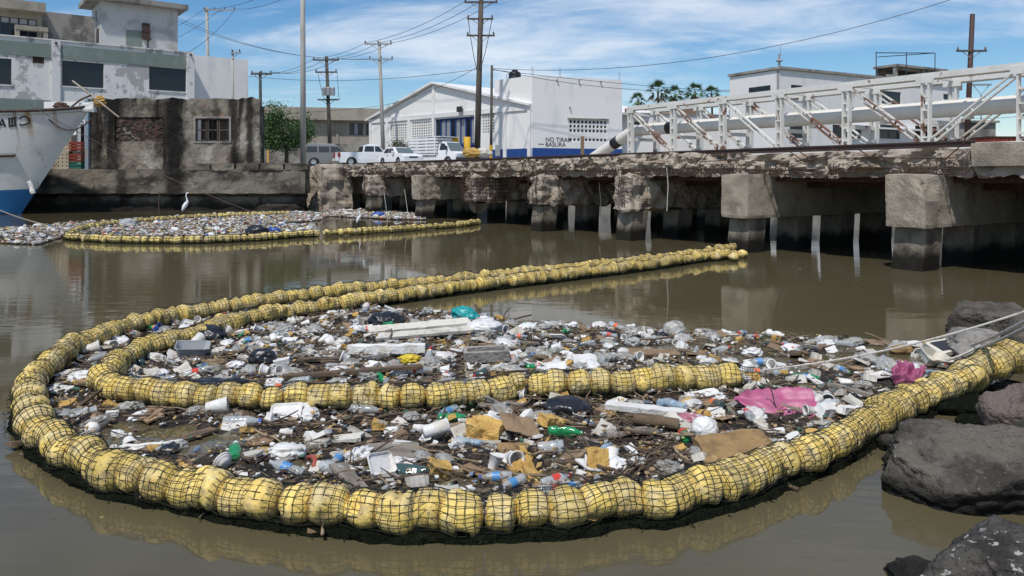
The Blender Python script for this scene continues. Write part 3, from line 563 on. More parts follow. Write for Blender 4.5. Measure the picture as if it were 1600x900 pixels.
for i, x in enumerate(gx): mb.v.append((x, .38, 5.1+ptop(x)))
for i in range(nb-1): mb.f.append((idx[i,len(gz)-1], idx[i+1,len(gz)-1], top0+i+1, top0+i))
mb.wall(0, SW-.01, 0, 4.9, .12, .38, holes); wl = mb.build('front_wall', M['oldwall'], ow)
mb = MB(); rough_box(mb, SW-.35, SW+.06, -.08, .42, -.05, 5.12, .16, .16, 1.6, 5); mb.build('broken_pier', M['oldwall'], ow)
mb = MB(); mb.box(SW-.3, SW-.02, .42, 1.1, 0, 4.6); mb.build('side_wall', M['oldwall'], ow)
mb = MB(); nbx, nbz = 16, 16
bw_, bh_ = (bk[1]-bk[0])/nbx, (bk[3]-bk[2])/nbz; bmesh_ = MB().box(-bw_*.47, bw_*.47, -.04, .05, -bh_*.44, bh_*.44).mesh('brick', M['oldbrick']); rb = random.Random(2)
mb.box(bk[0], bk[1], .14, .3, bk[2], bk[3]); back = mb.build('bricked_opening', M['oldwall'], ow)
for j in range(nbz):
    for i in range(nbx):
        if rb.random() < .62+.3*(j > 9): link('brick', bmesh_, back, (bk[0]+(i+.5+(.25 if j % 2 else -.0))*bw_*.97, .11+rb.uniform(-.02,.03), bk[2]+(j+.5)*bh_))
mb = MB(); mb.wall(win[0]-.12, win[1]+.12, win[2]-.1, win[3]+.12, -.10, .11, [win]); wf = mb.build('window_surround', M['dirtyconcrete'], ow)
wd = (win[1]-win[0])/3
for k in range(3):
    mb = MB(); x0 = win[0]+k*wd; mb.wall(x0+.02, x0+wd-.02, win[2]+.02, win[3]-.02, .02, .08, [(x0+.10, x0+wd-.10, win[2]+.1, (win[2]+win[3])/2-.04), (x0+.10, x0+wd-.10, (win[2]+win[3])/2+.04, win[3]-.1)])
    if k != 1:
        for z in np.linspace(win[2]+.14, win[3]-.16, 12): mb.bar((x0+.1, .05, z), (x0+wd-.1, .05, z), .06, .02)
    mb.build('shutter', M['woodpole'], wf)
mb = MB(); mb.box(win[0], win[1], .9, 1.0, win[2]-.4, win[3]+.4); mb.build('inner_wall', M['black'], ow)
for x in np.linspace(win[0]+.15, win[1]-.15, 9): mb = MB(); mb.tube([(x, -.02, win[2]), (x, -.02, win[3])], .014, 5); mb.build('bar', M['rust'], wf)
# doorway bay left of it with stacked crates
bay = empty('doorway_bay', (-34.5, 56.6, 2.98), 0, 'small white wall with dark doorway behind the stacked crates', 'wall')
fb = Facade((-34.5, 56.6), (0, 56.6)); dr = fb.rect(119, 194, 132, 262); 
mb = MB(); mb.wall(0, 4.4, -.0, 5.0, 0, .2, [(dr[0], dr[1], .05, dr[3]-2.98)]); mb.build('wall', M['white_r'], bay)
mb = MB(); mb.box(dr[0], dr[1], .6, .7, 0, dr[3]-2.9); mb.build('dark_doorway', M['black'], bay)
mb = MB()
for k in range(9):
    x = fb.at(113, 190)[0]+k*.10
    for j in range(2): mb.bar((x, -.015, 3.72+j*.16), (x+.08, -.015, 3.84+j*.16), .02, .03); mb.bar((x+.08, -.012, 3.72+j*.16), (x, -.012, 3.84+j*.16), .02, .03)
mb.build('painted_pattern', M['black'], bay)
text('lettering', 'SANI', M['frame_dark'], bay, (fb.at(117, 190)[0], -.02, 3.40), (PI/2, 0, 0), .30)
mb = MB(); mb.box(3.95, 4.2, -1.2, -.9, 0, 5.0); o = mb.build('blue_post', M['bluepost']); o.location = (-34.6, 56.3, 2.98); tag(o, 'flaking pale blue post at the corner of the old building', 'post')
def crate(px, py, s, m, label):
    c = empty('crate', W(px, py, 55.9), .1*(px % 3), label, 'crate', 'crates stacked by the doorway'); mb = MB(); h = .62*s; w_ = .42*s
    mb.box(-w_, w_, -w_*.8, w_*.8, 0, .04); mb.build('base', m, c)
    for z in (.06, .24, .42):
        mb = MB(); mb.box(-w_, w_, -w_*.8-.03, -w_*.8, z*s*1.2, (z+.13)*s*1.2); mb.box(-w_, w_, w_*.8, w_*.8+.03, z*s*1.2, (z+.13)*s*1.2); mb.box(-w_-.03, -w_, -w_*.8, w_*.8, z*s*1.2, (z+.13)*s*1.2); mb.box(w_, w_+.03, -w_*.8, w_*.8, z*s*1.2, (z+.13)*s*1.2); mb.build('slat_band', m, c)
crate(121, 265, .95, M['greencrate'], 'dark green crate at the bottom of the stack by the doorway')
crate(121, 254, .95, M['redcrate'], 'red crate resting on the dark green crate by the doorway')
crate(121, 236, 1.0, M['redcrate'], 'red crate on top of the stack by the doorway')
mb = MB(); mb.lathe([(.02,0),(.30,0),(.36,.30),(.37,.31),(.33,.3)], 14); o = mb.build('bucket', M['foamdirty'], None, True); o.location = W(121, 243.5, 55.9); tag(o, 'grey bucket wedged between the two red crates', 'bucket')
mb = MB(); vs = []
pc = empty('perforated_panel', W(86, 266, 55.6), 0, 'leaning tan panel with rows of round holes on the quay', 'panel')
hl = [(-.86+i*.29-.045, -.86+i*.29+.045, .32+j*.27-.045, .32+j*.27+.045) for i in range(7) for j in range(4)]
mb.wall(-1.02, 1.02, 0, 1.4, -.08, .1, hl); o = mb.build('face', M['tanblock'], pc); mb = MB(); mb.box(-1.0, 1.0, .12, .5, 0, 1.35); mb.build('core', M['frame_dark'], pc); mb = MB(); rough_box(mb, .2, 1.0, .3, 1.0, 0, 2.6, .2, .1, 2, 3); mb.build('rear_block', M['tanblock'], pc)
# boulders at the quay end
def rock(name, px, py, sx, sy, sz_, seed, m, label, z=0, amp=.45, sub=4, rz=0, freq=1.1, grp=None):
    p = G(px, py, z); mb = MB(); vs, fs = ico(sub); res = []; rp = random.Random(seed*17+3)
    pl_ = [(Vector((rp.gauss(0,1), rp.gauss(0,1), rp.gauss(0,.8))).normalized(), rp.uniform(.72, 1.0)) for _ in range(16)]+[(Vector((.05,-.1,1)).normalized(), .78)]
    for q_ in vs:
        fr0 = min([1.15]+[d_/q_.dot(n_) for n_, d_ in pl_ if q_.dot(n_) > .05])
        k = q_*freq+Vector((seed*3.7, seed*1.9, seed*5.3)); cell = noise.voronoi(k*1.0)[0]; h = amp*.38*fbm(k, 3)+.05*fbm(k*3.5, 4)+.035*(.4-abs(noise.noise(k*5)))*2-.05*max(0, .08-abs(noise.noise(k*1.7+Vector((4,4,4)))))/.08+.028*fbm(k*15, 4)
        v = q_*fr0*1.12; res.append(Vector((v.x*sx*(1+h), v.y*sy*(1+h), v.z*sz_*(1+h))))
    mb.add(res, fs); o = mb.build(name, m, None, sub >= 5); o.location = p; o.rotation_euler = (0, 0, rz); return tag(o, label, 'rock', grp)
rock('boulder', 468, 326, 1.3, 1.0, 1.25, 3, M['rocklight'], 'pale round boulder at the end of the quay wall')
rock('boulder', 492, 325, 1.2, .9, 1.0, 5, M['rock'], 'dark boulder leaning on the pale one at the quay end')
rock('boulder', 440, 329, 1.5, .9, .55, 8, M['quay'], 'low flat stone beside the pale boulder')
rock('boulder', 420, 327, 1.0, .8, .75, 12, M['quay'], 'brown stone against the foot of the quay wall')

# ------------------------------------------------------------------ fishing boat bow
boat = empty('fishing_boat', (-27.75, 50.6, 0), 0, 'moored fishing boat with white bow and blue bottom', 'boat')
def hull(x, f):           # x distance aft of the stem foot line, f 0..1 height -> point
    zt_ = 6.55+.55*math.exp(-x/2.2); z = -.6+f*(zt_+.6); stem = -4.6*(1-max(0, z)/7.0)**1.0
    if z < 0: stem -= 1.2*(-z)
    b = 2.9*(1-math.exp(-x/(2.6+1.6*f)))*(.55+.45*f)*(1 if z > 0 else .8); return stem-x, b, z
NX, NZ = 44, 34
def hz(f0, f1, nm, m):
    mb = MB(); n = NZ
    for sgn in (-1, 1):
        vs = [(lambda q_: (q_[0], sgn*q_[1], q_[2]))(hull(16*(i/NX)**1.8, f0+(f1-f0)*j/n)) for j in range(n+1) for i in range(NX+1)]
        mb.add(vs, [(j*(NX+1)+i, j*(NX+1)+i+1, (j+1)*(NX+1)+i+1, (j+1)*(NX+1)+i)[::sgn] for j in range(n) for i in range(NX)])
    return mb.build(nm, m, boat, True)
hz(0, .295, 'hull_bottom', M['hullblue']); hz(.2953, 1, 'hull_side', M['hullwhite'])
mb = MB(); pts = [hull(16*(i/30)**1.8, 1) for i in range(31)]
mb.tube([(p[0], -p[1]-.02, p[2]) for p in pts], .10, 8); mb.tube([(p[0], p[1]+.02, p[2]) for p in pts], .10, 8); mb.build('gunwale', M['hullrail'], boat)
mb = MB(); 
for i in range(30): a, b = pts[i], pts[i+1]; mb.add([(a[0],-a[1],a[2]-.25),(a[0],a[1],a[2]-.25),(b[0],b[1],b[2]-.25),(b[0],-b[1],b[2]-.25)], [(0,1,2,3)])
mb.build('deck', M['hullrail'], boat)
mb = MB(); mb.tube([(-6.3, -hull(5.0, .62)[1]-.05, 3.75), (-4.2, -hull(2.3, .62)[1]-.06, 3.85)], .10, 8); mb.build('rubbing_strake', M['plasticblack'], boat)
mb = MB(); rough_box(mb, -.7, .35, -.3, .3, 6.7, 7.35, .15, .1, 2, 2, .1); mb.build('stem_head', M['hullwhite'], boat)
mb = MB(); vs, fs = blob(3, .38, .30, .34, .6, 2.2, 6); mb.add([v+Vector((.55,0,7.45)) for v in vs], fs); mb.build('roller', M['sponge'], boat)
mb = MB(); mb.tube([(-1.1, -.2, 8.75), (.4, -.25, 7.6), (2.0, -.3, 6.35)], [.06,.07,.05], 8); mb.build('bowsprit', M['tanblock'], boat)
mb = MB(); mb.tube([(-1.9,-.4,6.8), (-1.1,-.35,7.0), (-.5,-.3,7.5), (.2,-.3,7.8)], .06, 6); mb.build('bow_rail', M['hullrail'], boat)
mb = MB(); vs, fs = blob(3, .45, .3, .28, .5, 2, 3); mb.add([v+Vector((-1.85,-.2,7.05)) for v in vs], fs); mb.build('rusty_winch', M['rust'], boat)
mb = MB(); c0, c1 = Vector((-2.6,-1.0,6.7)), Vector((.2,-.25,6.3)); mb.tube(sag(c0, c1, 1.0), .05, 6); mb.build('mooring_chain', M['hullrail'], boat)
def hullpt(px, py):      # the flank point under a pixel
    best = None
    for i in range(0, 200):
        for j in range(40, 100, 1):
            p = hull(i*.06, j/100); q_ = PX((p[0]-27.75, 50.6-p[1], p[2])); dd = (q_[0]-px)**2+(q_[1]-py)**2
            if best is None or dd < best[0]: best = (dd, Vector((p[0], -p[1]-.012, p[2])))
    return best[1]
def stroke(mb, pts, wd):   # painted stroke laid on the flank
    P = [hullpt(*p) for p in pts]
    for a, b in zip(P, P[1:]): mb.bar(a, b, .02, wd, up=Vector((0,0,1)) if abs((b-a).normalized().z) < .9 else Vector((1,0,0)))
for ch in ([[(-2,199),(3,186),(8,199)], [(0,195),(6,194)]], [[(15,197),(15,185)], [(19,197),(19,184.5)], [(23,196),(23,184)], [(13,185.5),(25.5,183.8)], [(13,197.5),(25.5,195.8)]], [[(31,185),(36,182),(42,182.5),(46.5,186),(46,191),(41,194.5),(35,195.5),(31,193.5)]]):
    mb = MB()
    for st in ch: stroke(mb, st, .10)
    mb.build('lettering', M['black'], boat)
mb = MB(); rough_box(mb, -.16, .16, -.1, .1, -.45, .45, .1, .06, 3, 4, .06); o = mb.build('fender', M['foam'], boat); o.location = (-3.45, -.75, 1.75); o.rotation_euler = (0, -.3, 0)
def rope(name, pts, r, m, label, cat='rope', grp=None, n=6): mb = MB(); mb.tube(pts, r, n); return tag(mb.build(name, m), label, cat, grp)
rope('mooring_rope', sag(W(46, 163, 48), W(392, 331, 43), .35, 24), .022, M['hullrail'], 'long mooring rope sagging from the boat bow to the litter')
rope('mooring_rope', sag(W(-10, 324, 44), W(80, 353, 38), .1), .03, M['rope'], 'thin low rope running from the blue hull to the water')

# ------------------------------------------------------------------ mid-distance buildings
def lattice(parent, r, y, cols, rows, m, skip=()):     # breeze-block screen: real bars in front of a dark recess
    mb = MB(); dw, dh = (r[1]-r[0])/cols, (r[3]-r[2])/rows
    hs = [(r[0]+i*dw+dw*.2, r[0]+(i+1)*dw-dw*.2, r[2]+j*dh+dh*.2, r[2]+(j+1)*dh-dh*.2) for i in range(cols) for j in range(rows) if j not in skip]
    mb.wall(r[0], r[1], r[2], r[3], y, y+.12, hs); o = mb.build('block_screen', m, parent)
    mb = MB(); mb.box(r[0], r[1], y+.5, y+.55, r[2], r[3]); mb.build('dark_interior', M['frame_dark'], o)
GZ = 3.3
fw = Facade((-15.2, 82), (1.7, 65)); wh = empty('warehouse', fw.A+Vector((0,0,GZ)), fw.rz, 'white gabled warehouse with blue doors and block screens', 'warehouse')
def sw(*r): a = fw.rect(*r); return (a[0], a[1], a[2]-GZ, a[3]-GZ)
LW = fw.len; ap = fw.at(678, 131); eave = fw.at(580, 189)[1]-GZ; apz = ap[1]-GZ; sap = ap[0]; er = fw.at(830, 166)[1]-GZ
door = sw(680, 184, 742, 240); door = (door[0], door[1], 0, door[3])
scr = [sw(610, 194, 638, 221), sw(643, 190, 675, 219), sw(753, 176, 788, 208), sw(794, 171, 826, 207)]
zb = eave
mb = MB(); mb.wall(0, LW-.02, 0, zb, 0, .3, [door]+[(a, b, c, min(d, zb-.1)) for a, b, c, d in scr]); mb.build('wall', M['white'], wh)
mb = MB(); mb.prism([(0, zb+.002), (LW-.02, zb+.002), (LW-.02, er), (sap, apz-.1), (0, eave+.05)], .05, .3); mb.build('gable', M['white'], wh)
for (xa, za, xb, zb_) in ((-.4, eave-.02, sap, apz), (sap, apz, LW-.05, er+.02)):
    mb = MB(); mb.add([(xa,-.35,za),(xb,-.35,zb_),(xb,24,zb_),(xa,24,za),(xa,-.35,za+.2),(xb,-.35,zb_+.2),(xb,24,zb_+.2),(xa,24,za+.2)], [(0,3,2,1),(4,5,6,7),(0,1,5,4),(1,2,6,5),(2,3,7,6),(3,0,4,7)]); mb.build('roof_slope', M['white_r'], wh)
mb = MB(); mb.box(0, LW-.03, -.12, -.004, zb-.25, zb+.15); mb.build('tie_beam', M['white'], wh)
for px in (580, 606, 640, 678, 745, 790, 828):
    s_ = fw.at(px, 200)[0]; mb = MB(); mb.box(max(0, s_-.18), min(LW-.05, s_+.18), -.15, -.005, 0, zb-.26); mb.build('pilaster', M['white'], wh)
s_ = sap; mb = MB(); mb.box(s_-.18, s_+.18, -.1, .045, zb+.16, apz-.15); mb.build('pilaster', M['white'], wh)
for r in scr: lattice(wh, (r[0]+.01, r[1]-.01, r[2]+.01, min(r[3], zb-.1)-.01), .05, 9, 7, M['white_r'])
mb = MB(); mb.box(door[0], door[1], .2, .25, 0, door[3]); dd = mb.build('door', M['bluedoor'], wh)
nw = 8; dw = (door[1]-door[0])/nw
for k in range(nw):
    mb = MB(); mb.box(door[0]+k*dw+.1, door[0]+(k+1)*dw-.1, .17, .197, door[3]*.48, door[3]-.2); mb.build('pane', M['metalgrey'] if k % 3 else M['darkglass'], dd)
    mb = MB(); mb.box(door[0]+k*dw-.04, door[0]+k*dw+.04, .12, .19, 0, door[3]); mb.build('mullion', M['bluepaint'], dd)
mb = MB(); mb.box(door[0], door[1], .10, .18, door[3]*.46-.1, door[3]*.46); mb.build('door_rail', M['bluepaint'], dd)
s_, z_ = fw.at(723, 171); mb = MB(); mb.box(s_-.3, s_+.3, -.5, -.3, z_-GZ-.25, z_-GZ+.25); mb.box(s_-.05, s_+.05, -.3, .05, z_-GZ-.05, z_-GZ+.05); mb.build('floodlight', M['frame_dark'], wh)
mb = MB(); mb.box(fw.at(745, 200)[0]+.2, LW-.06, -.03, -.006, 0, 1.55); mb.build('blue_base', M['bluepaint'], wh)
# cube-shaped block with the painted notice
fc = Facade((1.7, 65), (9.75, 68)); cu = empty('block_building', fc.A+Vector((0,0,GZ)), fc.rz, 'plain white block with blue base and NO TIRAR BASURA notice', 'building')
CT = 11.0-GZ; LC = fc.len
cs = fc.rect(889, 187, 949, 222); cs = (cs[0], cs[1], cs[2]-GZ, cs[3]-GZ)
mb = MB(); mb.wall(0, LC, 0, CT, 0, .3, [cs]); mb.build('front_wall', M['white'], cu)
ang = fw.rz+PI-fc.rz       # side wall runs back along the warehouse front
sd = Vector((math.cos(ang), math.sin(ang), 0)); s_len = 4.6; sn = Vector((sd.y, -sd.x, 0))
if sn.dot(Vector((0,-1,0))) < 0 and False: sn = -sn
mb = MB(); a0 = Vector((-.002, .002, 0)); a1 = a0+sd*s_len; off = Vector((.25, .12, 0))
mb.add([a0, a1, a1+off, a0+off]+[p+Vector((0,0,CT)) for p in (a0, a1, a1+off, a0+off)], [(0,1,5,4),(1,2,6,5),(2,3,7,6),(3,0,4,7),(4,5,6,7)]); mb.build('side_wall', M['white'], cu)
mb = MB(); mb.add([a0+Vector((.1,.3,CT-.4)), Vector((LC,.3,CT-.4)), Vector((LC+1,9,CT-.4)), a1+off+Vector((0,0,CT-.4))], [(0,1,2,3)]); mb.build('roof', M['dirtyconcrete'], cu)
mb = MB(); mb.box(LC-.3, LC-.002, .31, 9, 0, CT-.02); mb.build('end_wall', M['white'], cu)
mb = MB(); mb.box(0.01, LC+.01, -.03, -.003, 0, fc.at(900, 232)[1]-GZ); mb.build('blue_base', M['bluepaint'], cu)
lattice(cu, (cs[0]+.005, cs[1]-.005, cs[2]+.005, cs[3]-.005), .04, 10, 5, M['white_r'], skip=(1,))
mb = MB(); mb.box(cs[0]-.15, cs[1]+.1, -.12, -.003, cs[3]+.01, cs[3]+.12); mb.build('lintel', M['dirtyconcrete'], cu)
s_, z_ = fc.at(852, 221); text('lettering', 'NO TIRAR', M['frame_dark'], cu, (s_, -.012, z_-GZ), (PI/2, 0, 0), .52)
s_, z_ = fc.at(852, 228.7); text('lettering', 'BASURA', M['frame_dark'], cu, (s_, -.012, z_-GZ), (PI/2, 0, 0), .52)
s_, z_ = fc.at(841, 226); mb = MB()
for k in range(5): mb.box(s_+k*.11, s_+k*.11+.08, -.012, -.003, z_-GZ, z_-GZ+.09)
mb.build('painted_arrow', M['frame_dark'], cu)
for px in (833, 876, 969):
    s_ = fc.at(px, 115)[0]; mb = MB()
    for dx in (-.06, .06): mb.tube([(s_+dx, .15, CT), (s_+dx, .15, CT+.75)], .02, 5)
    mb.build('starter_bar', M['metalgrey'], cu)
for px, py in ((870, 125), (904, 126), (938, 128), (890, 168)): s_, z_ = fc.at(px, py); mb = MB(); mb.tube([(s_, -.2, z_-GZ), (s_, .1, z_-GZ)], .07, 8); mb.build('rain_spout', M['concpole'], cu)
p = fc.A+Vector((-1.45, 3.2, 0)); water_tank((p.x, p.y, 11.0-.4+.1), 1.0, 'black plastic water tank on the roof of the white block')
# beige building, low wall, tree
fb2 = Facade((-31, 92), (-8.5, 97)); bb = empty('beige_building', fb2.A+Vector((0,0,GZ)), fb2.rz, 'beige flat roofed building with overhanging parapet behind the parked cars', 'building')
def s2(*r): a = fb2.rect(*r); return (a[0], a[1], a[2]-GZ, a[3]-GZ)
wn = [s2(546, 192, 567, 211), s2(572, 193, 581, 211), s2(455, 190, 480, 206)]; zp = fb2.at(560, 189)[1]-GZ
mb = MB(); mb.wall(-4, fb2.len, 0, zp, 0, .3, wn); mb.box(-4, fb2.len, 8, 8.3, 0, zp); mb.build('wall', M['beige'], bb)
mb = MB(); mb.box(-4, fb2.len+.3, -.9, 9, zp+.002, zp+1.5); mb.build('parapet', M['beige'], bb)
for r in wn:
    mb = MB(); w3 = (r[1]-r[0])/3; mb.wall(r[0], r[1], r[2], r[3], .08, .14, [(r[0]+k*w3+.05, r[0]+(k+1)*w3-.05, r[2]+.06, r[3]-.06) for k in range(3)]); wo = mb.build('window', M['frame_dark'], bb)
    for k in range(3): mb = MB(); mb.box(r[0]+k*w3+.05, r[0]+(k+1)*w3-.05, .10, .12, r[2]+.06, r[3]-.06); mb.build('pane', M['darkglass'] if k != 1 else M['metalgrey'], wo)
for px in (460, 527): s_ = fb2.at(px, 200)[0]; mb = MB(); mb.box(s_-.15, s_+.15, -.12, -.004, 0, zp); mb.build('pilaster', M['beige'], bb)
mb = MB(); mb.box(0, 19, 0, .25, 0, 2.6); o = mb.build('yard_wall', M['dirtyconcrete']); o.location = (-30, 80, GZ); o.rotation_euler = (0, 0, .12); tag(o, 'low grey boundary wall behind the silver estate car', 'wall')
def leafy(name, base, hgt, rad, nclump, nleaf, ls, seed, label, cols=((.05,.11,.025),(.03,.07,.018),(.08,.15,.035)), grp=None, cat='tree', squash=.9, cz=.62):
    r_ = random.Random(seed); e = empty(name, base, 0, label, cat, grp); mb = MB()
    mb.tube([(0,0,-.2), (.05,.02,hgt*.25), (.0,.08,hgt*.5)], [.04*hgt, .03*hgt, .018*hgt], 8)
    cen = []
    for k in range(nclump):
        v = Vector((r_.gauss(0,1), r_.gauss(0,1), r_.gauss(0,1))).normalized()*r_.uniform(.45, 1)**.6; c = Vector((v.x*rad, v.y*rad, hgt*cz+v.z*hgt*(1-cz)*squash)); cen.append((c, r_.uniform(.22, .42)*rad))
        if k % 3 == 0: mb.tube([(0,.04,hgt*.4), Vector((0,.04,hgt*.45)).lerp(c, .5)+Vector((0,0,-.1)), c], [.014*hgt, .009*hgt, .004*hgt], 5)
    mb.build('trunk', M['bark'], e); mb = MB(); mb.c = []
    for i in range(nleaf):
        c, cr = cen[i % nclump]; v = Vector((r_.gauss(0,1), r_.gauss(0,1), r_.gauss(0,1)))*.55; p = c+v*cr
        a = Vector((r_.uniform(-1,1), r_.uniform(-1,1), r_.uniform(-.6,.6))).normalized(); b_ = a.orthogonal().normalized(); b_.rotate(Matrix.Rotation(r_.uniform(0, 6.3), 3, a)); l = ls*r_.uniform(.6, 1.3)
        mb.add([p-a*l*.5, p+b_*l*.24, p+a*l*.5, p-b_*l*.24], [(0,1,2,3)]); k = r_.choice(cols); f_ = r_.uniform(.8, 1.2); mb.c += [(k[0]*f_, k[1]*f_, k[2]*f_, 1)]*4
    mb.build('crown', M['leaf'], e); return e
leafy('broadleaf_tree', W(447, 251, 72)*1, 5.7, 2.5, 40, 11000, .22, 3, 'dense green tree beside the pale concrete pole')
bpy.data.objects['broadleaf_tree'].location.z = GZ
o = leafy('broadleaf_tree', (W(437, 200, 105).x, 105, GZ), 9.8, 2.6, 20, 4000, .3, 6, 'bushy tree top showing over the beige building')
o = leafy('shrub', (W(628, 230, 66).x, 66, GZ), 2.6, .95, 12, 1100, .17, 8, 'sparse grey green shrub between the sedan and the warehouse', ((.10,.115,.06),(.07,.085,.045),(.13,.14,.08)), cat='shrub')

# white building across the canal behind the truss
fr = Facade((22.5, 64.6), (44.6, 77)); rb_ = empty('white_house', fr.A+Vector((0,0,GZ)), fr.rz, 'long white two storey house with dark windows behind the pipe truss', 'building')
def s3(*r): a = fr.rect(*r); return (a[0], a[1], a[2]-GZ, a[3]-GZ)
ZR = fr.at(1218, 108)[1]-GZ; LR = fr.len
rw = [s3(1378, 143, 1408, 163), s3(1474, 147, 1486, 156), s3(1234, 194, 1258, 216), s3(1301, 195, 1318, 216), s3(1322, 195, 1346, 216), s3(1375, 195, 1406, 217), s3(1430, 197, 1464, 217), s3(1236, 133, 1254, 152)]
mb = MB(); mb.wall(0, LR, 0, ZR, 0, .3, rw); mb.box(0, LR, 5.4, 5.7, 0, ZR); mb.box(LR-.3, LR-.002, .31, 5.4, 0, ZR-.05); mb.build('wall', M['white_r'], rb_)
for r in rw:
    mb = MB(); xm = (r[0]+r[1])/2; mb.wall(r[0], r[1], r[2], r[3], .10, .16, [(r[0]+.06, xm-.03, r[2]+.06, r[3]-.06), (xm+.03, r[1]-.06, r[2]+.06, r[3]-.06)]); wo = mb.build('window', M['frame_dark'], rb_)
    for a, b in ((r[0]+.06, xm-.03), (xm+.03, r[1]-.06)): mb = MB(); mb.box(a, b, .12, .14, r[2]+.06, r[3]-.06); mb.build('pane', M['darkglass'], wo)
    mb = MB(); mb.box(r[0]-.12, r[1]+.12, -.12, .09, r[2]-.14, r[2]-.003); mb.build('sill', M['white_r'], wo)
    if r[2] < 3:
        mb = MB()
        for x in np.linspace(r[0]+.1, r[1]-.1, 7): mb.tube([(x, -.03, r[2]), (x, -.03, r[3])], .015, 4)
        mb.build('window_bars', M['frame_dark'], wo)
mb = MB(); mb.box(-.15, LR, -.2, 5.8, ZR+.002, ZR+.22); mb.build('roof_slab', M['dirtyconcrete'], rb_)
mb = MB(); mb.box(8.5, LR, -.7, -.004, 3.5, 3.65); mb.build('canopy_ledge', M['white_r'], rb_)
lw = Vector((0, 5.39, 0)); mb = MB(); ld = lw.normalized(); ln = Vector((.3,.1,0))
mb.add([Vector((0,.01,0)), lw, lw+ln, Vector((0,.01,0))+ln]+[p+Vector((0,0,ZR-.05)) for p in (Vector((0,.01,0)), lw, lw+ln, Vector((0,.01,0))+ln)], [(0,1,5,4),(1,2,6,5),(2,3,7,6),(3,0,4,7),(4,5,6,7)]); mb.build('side_wall', M['white_r'], rb_)
mb = MB(); a = lw*.18+Vector((-.06,-.02,ZR-1.5)); b = lw*.62+Vector((-.06,-.02,ZR-1.5)); mb.bar(a, b, .05, .5); mb.build('slot_window', M['darkglass'], rb_)
mb = MB(); mb.tube([(.2, .2, ZR), (.2, .2, ZR+1.3)], .09, 8); mb.lathe([(.3,ZR+.7),(.3,ZR+.75),(.05,ZR+.95)], 10, Matrix.Translation((.2,.2,0))); mb.tube([(.35,.2,ZR+1.2),(.35,.2,ZR+2.0)], .03, 5); mb.build('roof_vent', M['metalgrey'], rb_)
# rooftop pergola and rail
x0, x1 = fr.at(1396, 100, 3)[0], fr.at(1476, 100, 3)[0]; zr = ZR+.222
mb = MB(); mb.box(x0, x1, 2.6, 5.3, zr+1.75, zr+1.98); pg = mb.build('pergola_slab', M['dirtyconcrete'], rb_)
for x in (x0+.1, (x0+x1)/2+.3, (x0+x1)/2+1.0, x1-.4): mb = MB(); mb.box(x, x+.3, 2.8, 3.1, zr, zr+1.748); mb.build('pergola_post', M['dirtyconcrete'], rb_)
mb = MB(); mb.wall(x0+.45, x1-.42, zr, zr+1.74, 3.15, 3.4, [(x0+.9, (x0+x1)/2+.1, zr+.75, zr+1.5)]); mb.box(x0+.45, x1-.42, 5.0, 5.2, zr, zr+1.74); mb.box(x0-.9, x0+.5, 2.9, 3.2, zr, zr+.9); mb.build('pergola_wall', M['dirtyconcrete'], rb_)
mb = MB(); mb.box(x1, x1+3.2, 3, 3.3, zr, zr+.75); mb.build('roof_parapet', M['dirtyconcrete'], rb_)
mb = MB(); xa, xb = fr.at(1369, 100, 1)[0], fr.at(1461, 100, 1)[0]
for x in (xa, (xa+xb)/2, xb): mb.tube([(x, 1, zr), (x, 1, zr+2.5+.6*(x-xa)/(xb-xa))], .045, 5)
mb.tube([(xa, 1, zr+2.4), ((xa+xb)/2, 1, zr+2.75), (xb, 1, zr+3.1)], .045, 5); mb.tube([(xa+3, 3, zr+2.5), (xb, 1, zr+3.1)], .04, 5); mb.build('roof_rail', M['frame_dark'], rb_)
# low white house and tan roof in the gap
fl = Facade((9.6, 76), (24, 80)); lh = empty('low_house', fl.A+Vector((0,0,GZ)), fl.rz, 'low white wall with tan roofs between the block and the white house', 'building')
zt = fl.at(1000, 178)[1]-GZ; r = fl.rect(990, 190, 1012, 206); r = (r[0], r[1], r[2]-GZ, r[3]-GZ)
mb = MB(); mb.wall(-3, fl.len+4, 0, zt, 0, .3, [r]); mb.build('wall', M['white_r'], lh); mb = MB(); mb.box(r[0], r[1], .12, .18, r[2], r[3]); mb.build('window', M['darkglass'], lh)
a, b = fl.at(1062, 170)[0], fl.at(1094, 170)[0]; mb = MB(); mb.prism([(a-.6, zt+.0), (b+.6, zt+.0), ((a+b)/2+1, zt+1.3), ((a+b)/2-.8, zt+1.3)], .5, 5); mb.build('tiled_roof', M['tanroof'], lh)
mb = MB(); mb.box(-3, fl.len+4, -.15, .45, zt+.002, zt+.12); mb.build('coping', M['dirtyconcrete'], lh)
# red container, hut at the far end
c = empty('shipping_container', (W(1546, 218, 66).x, 66, GZ), .1, 'dark red corrugated container beyond the bridge end', 'container')
mb = MB(); n_ = 60; vs = []
for i in range(n_+1): x = i*.1; y = .05 if (i//2) % 2 else 0; vs += [(x, y, 0), (x, y, 2.5)]
mb.add(vs, [(2*i, 2*i+2, 2*i+3, 2*i+1) for i in range(n_)]); mb.box(0, 6, .06, 2.4, .02, 2.48); mb.build('corrugated_side', M['redcrate'], c); mb = MB(); mb.box(-.05, 6.05, -.05, 2.45, 2.5, 2.62); mb.build('top_rail', M['rust'], c)
c = empty('grey_hut', (W(1500, 218, 72).x, 72, GZ), .1, 'small mouldy grey hut between the dark pole and the red container', 'hut')
mb = MB(); mb.wall(0, 3.6, 0, 4.2, 0, .2, [(1.2, 2.0, 1, 2)]); mb.box(0, 3.6, .2, 3, 0, 4.1); mb.build('wall', M['dirtyconcrete'], c); mb = MB(); mb.box(-.2, 3.8, -.3, 3.1, 4.2, 4.4); mb.build('roof', M['dirtyconcrete'], c)
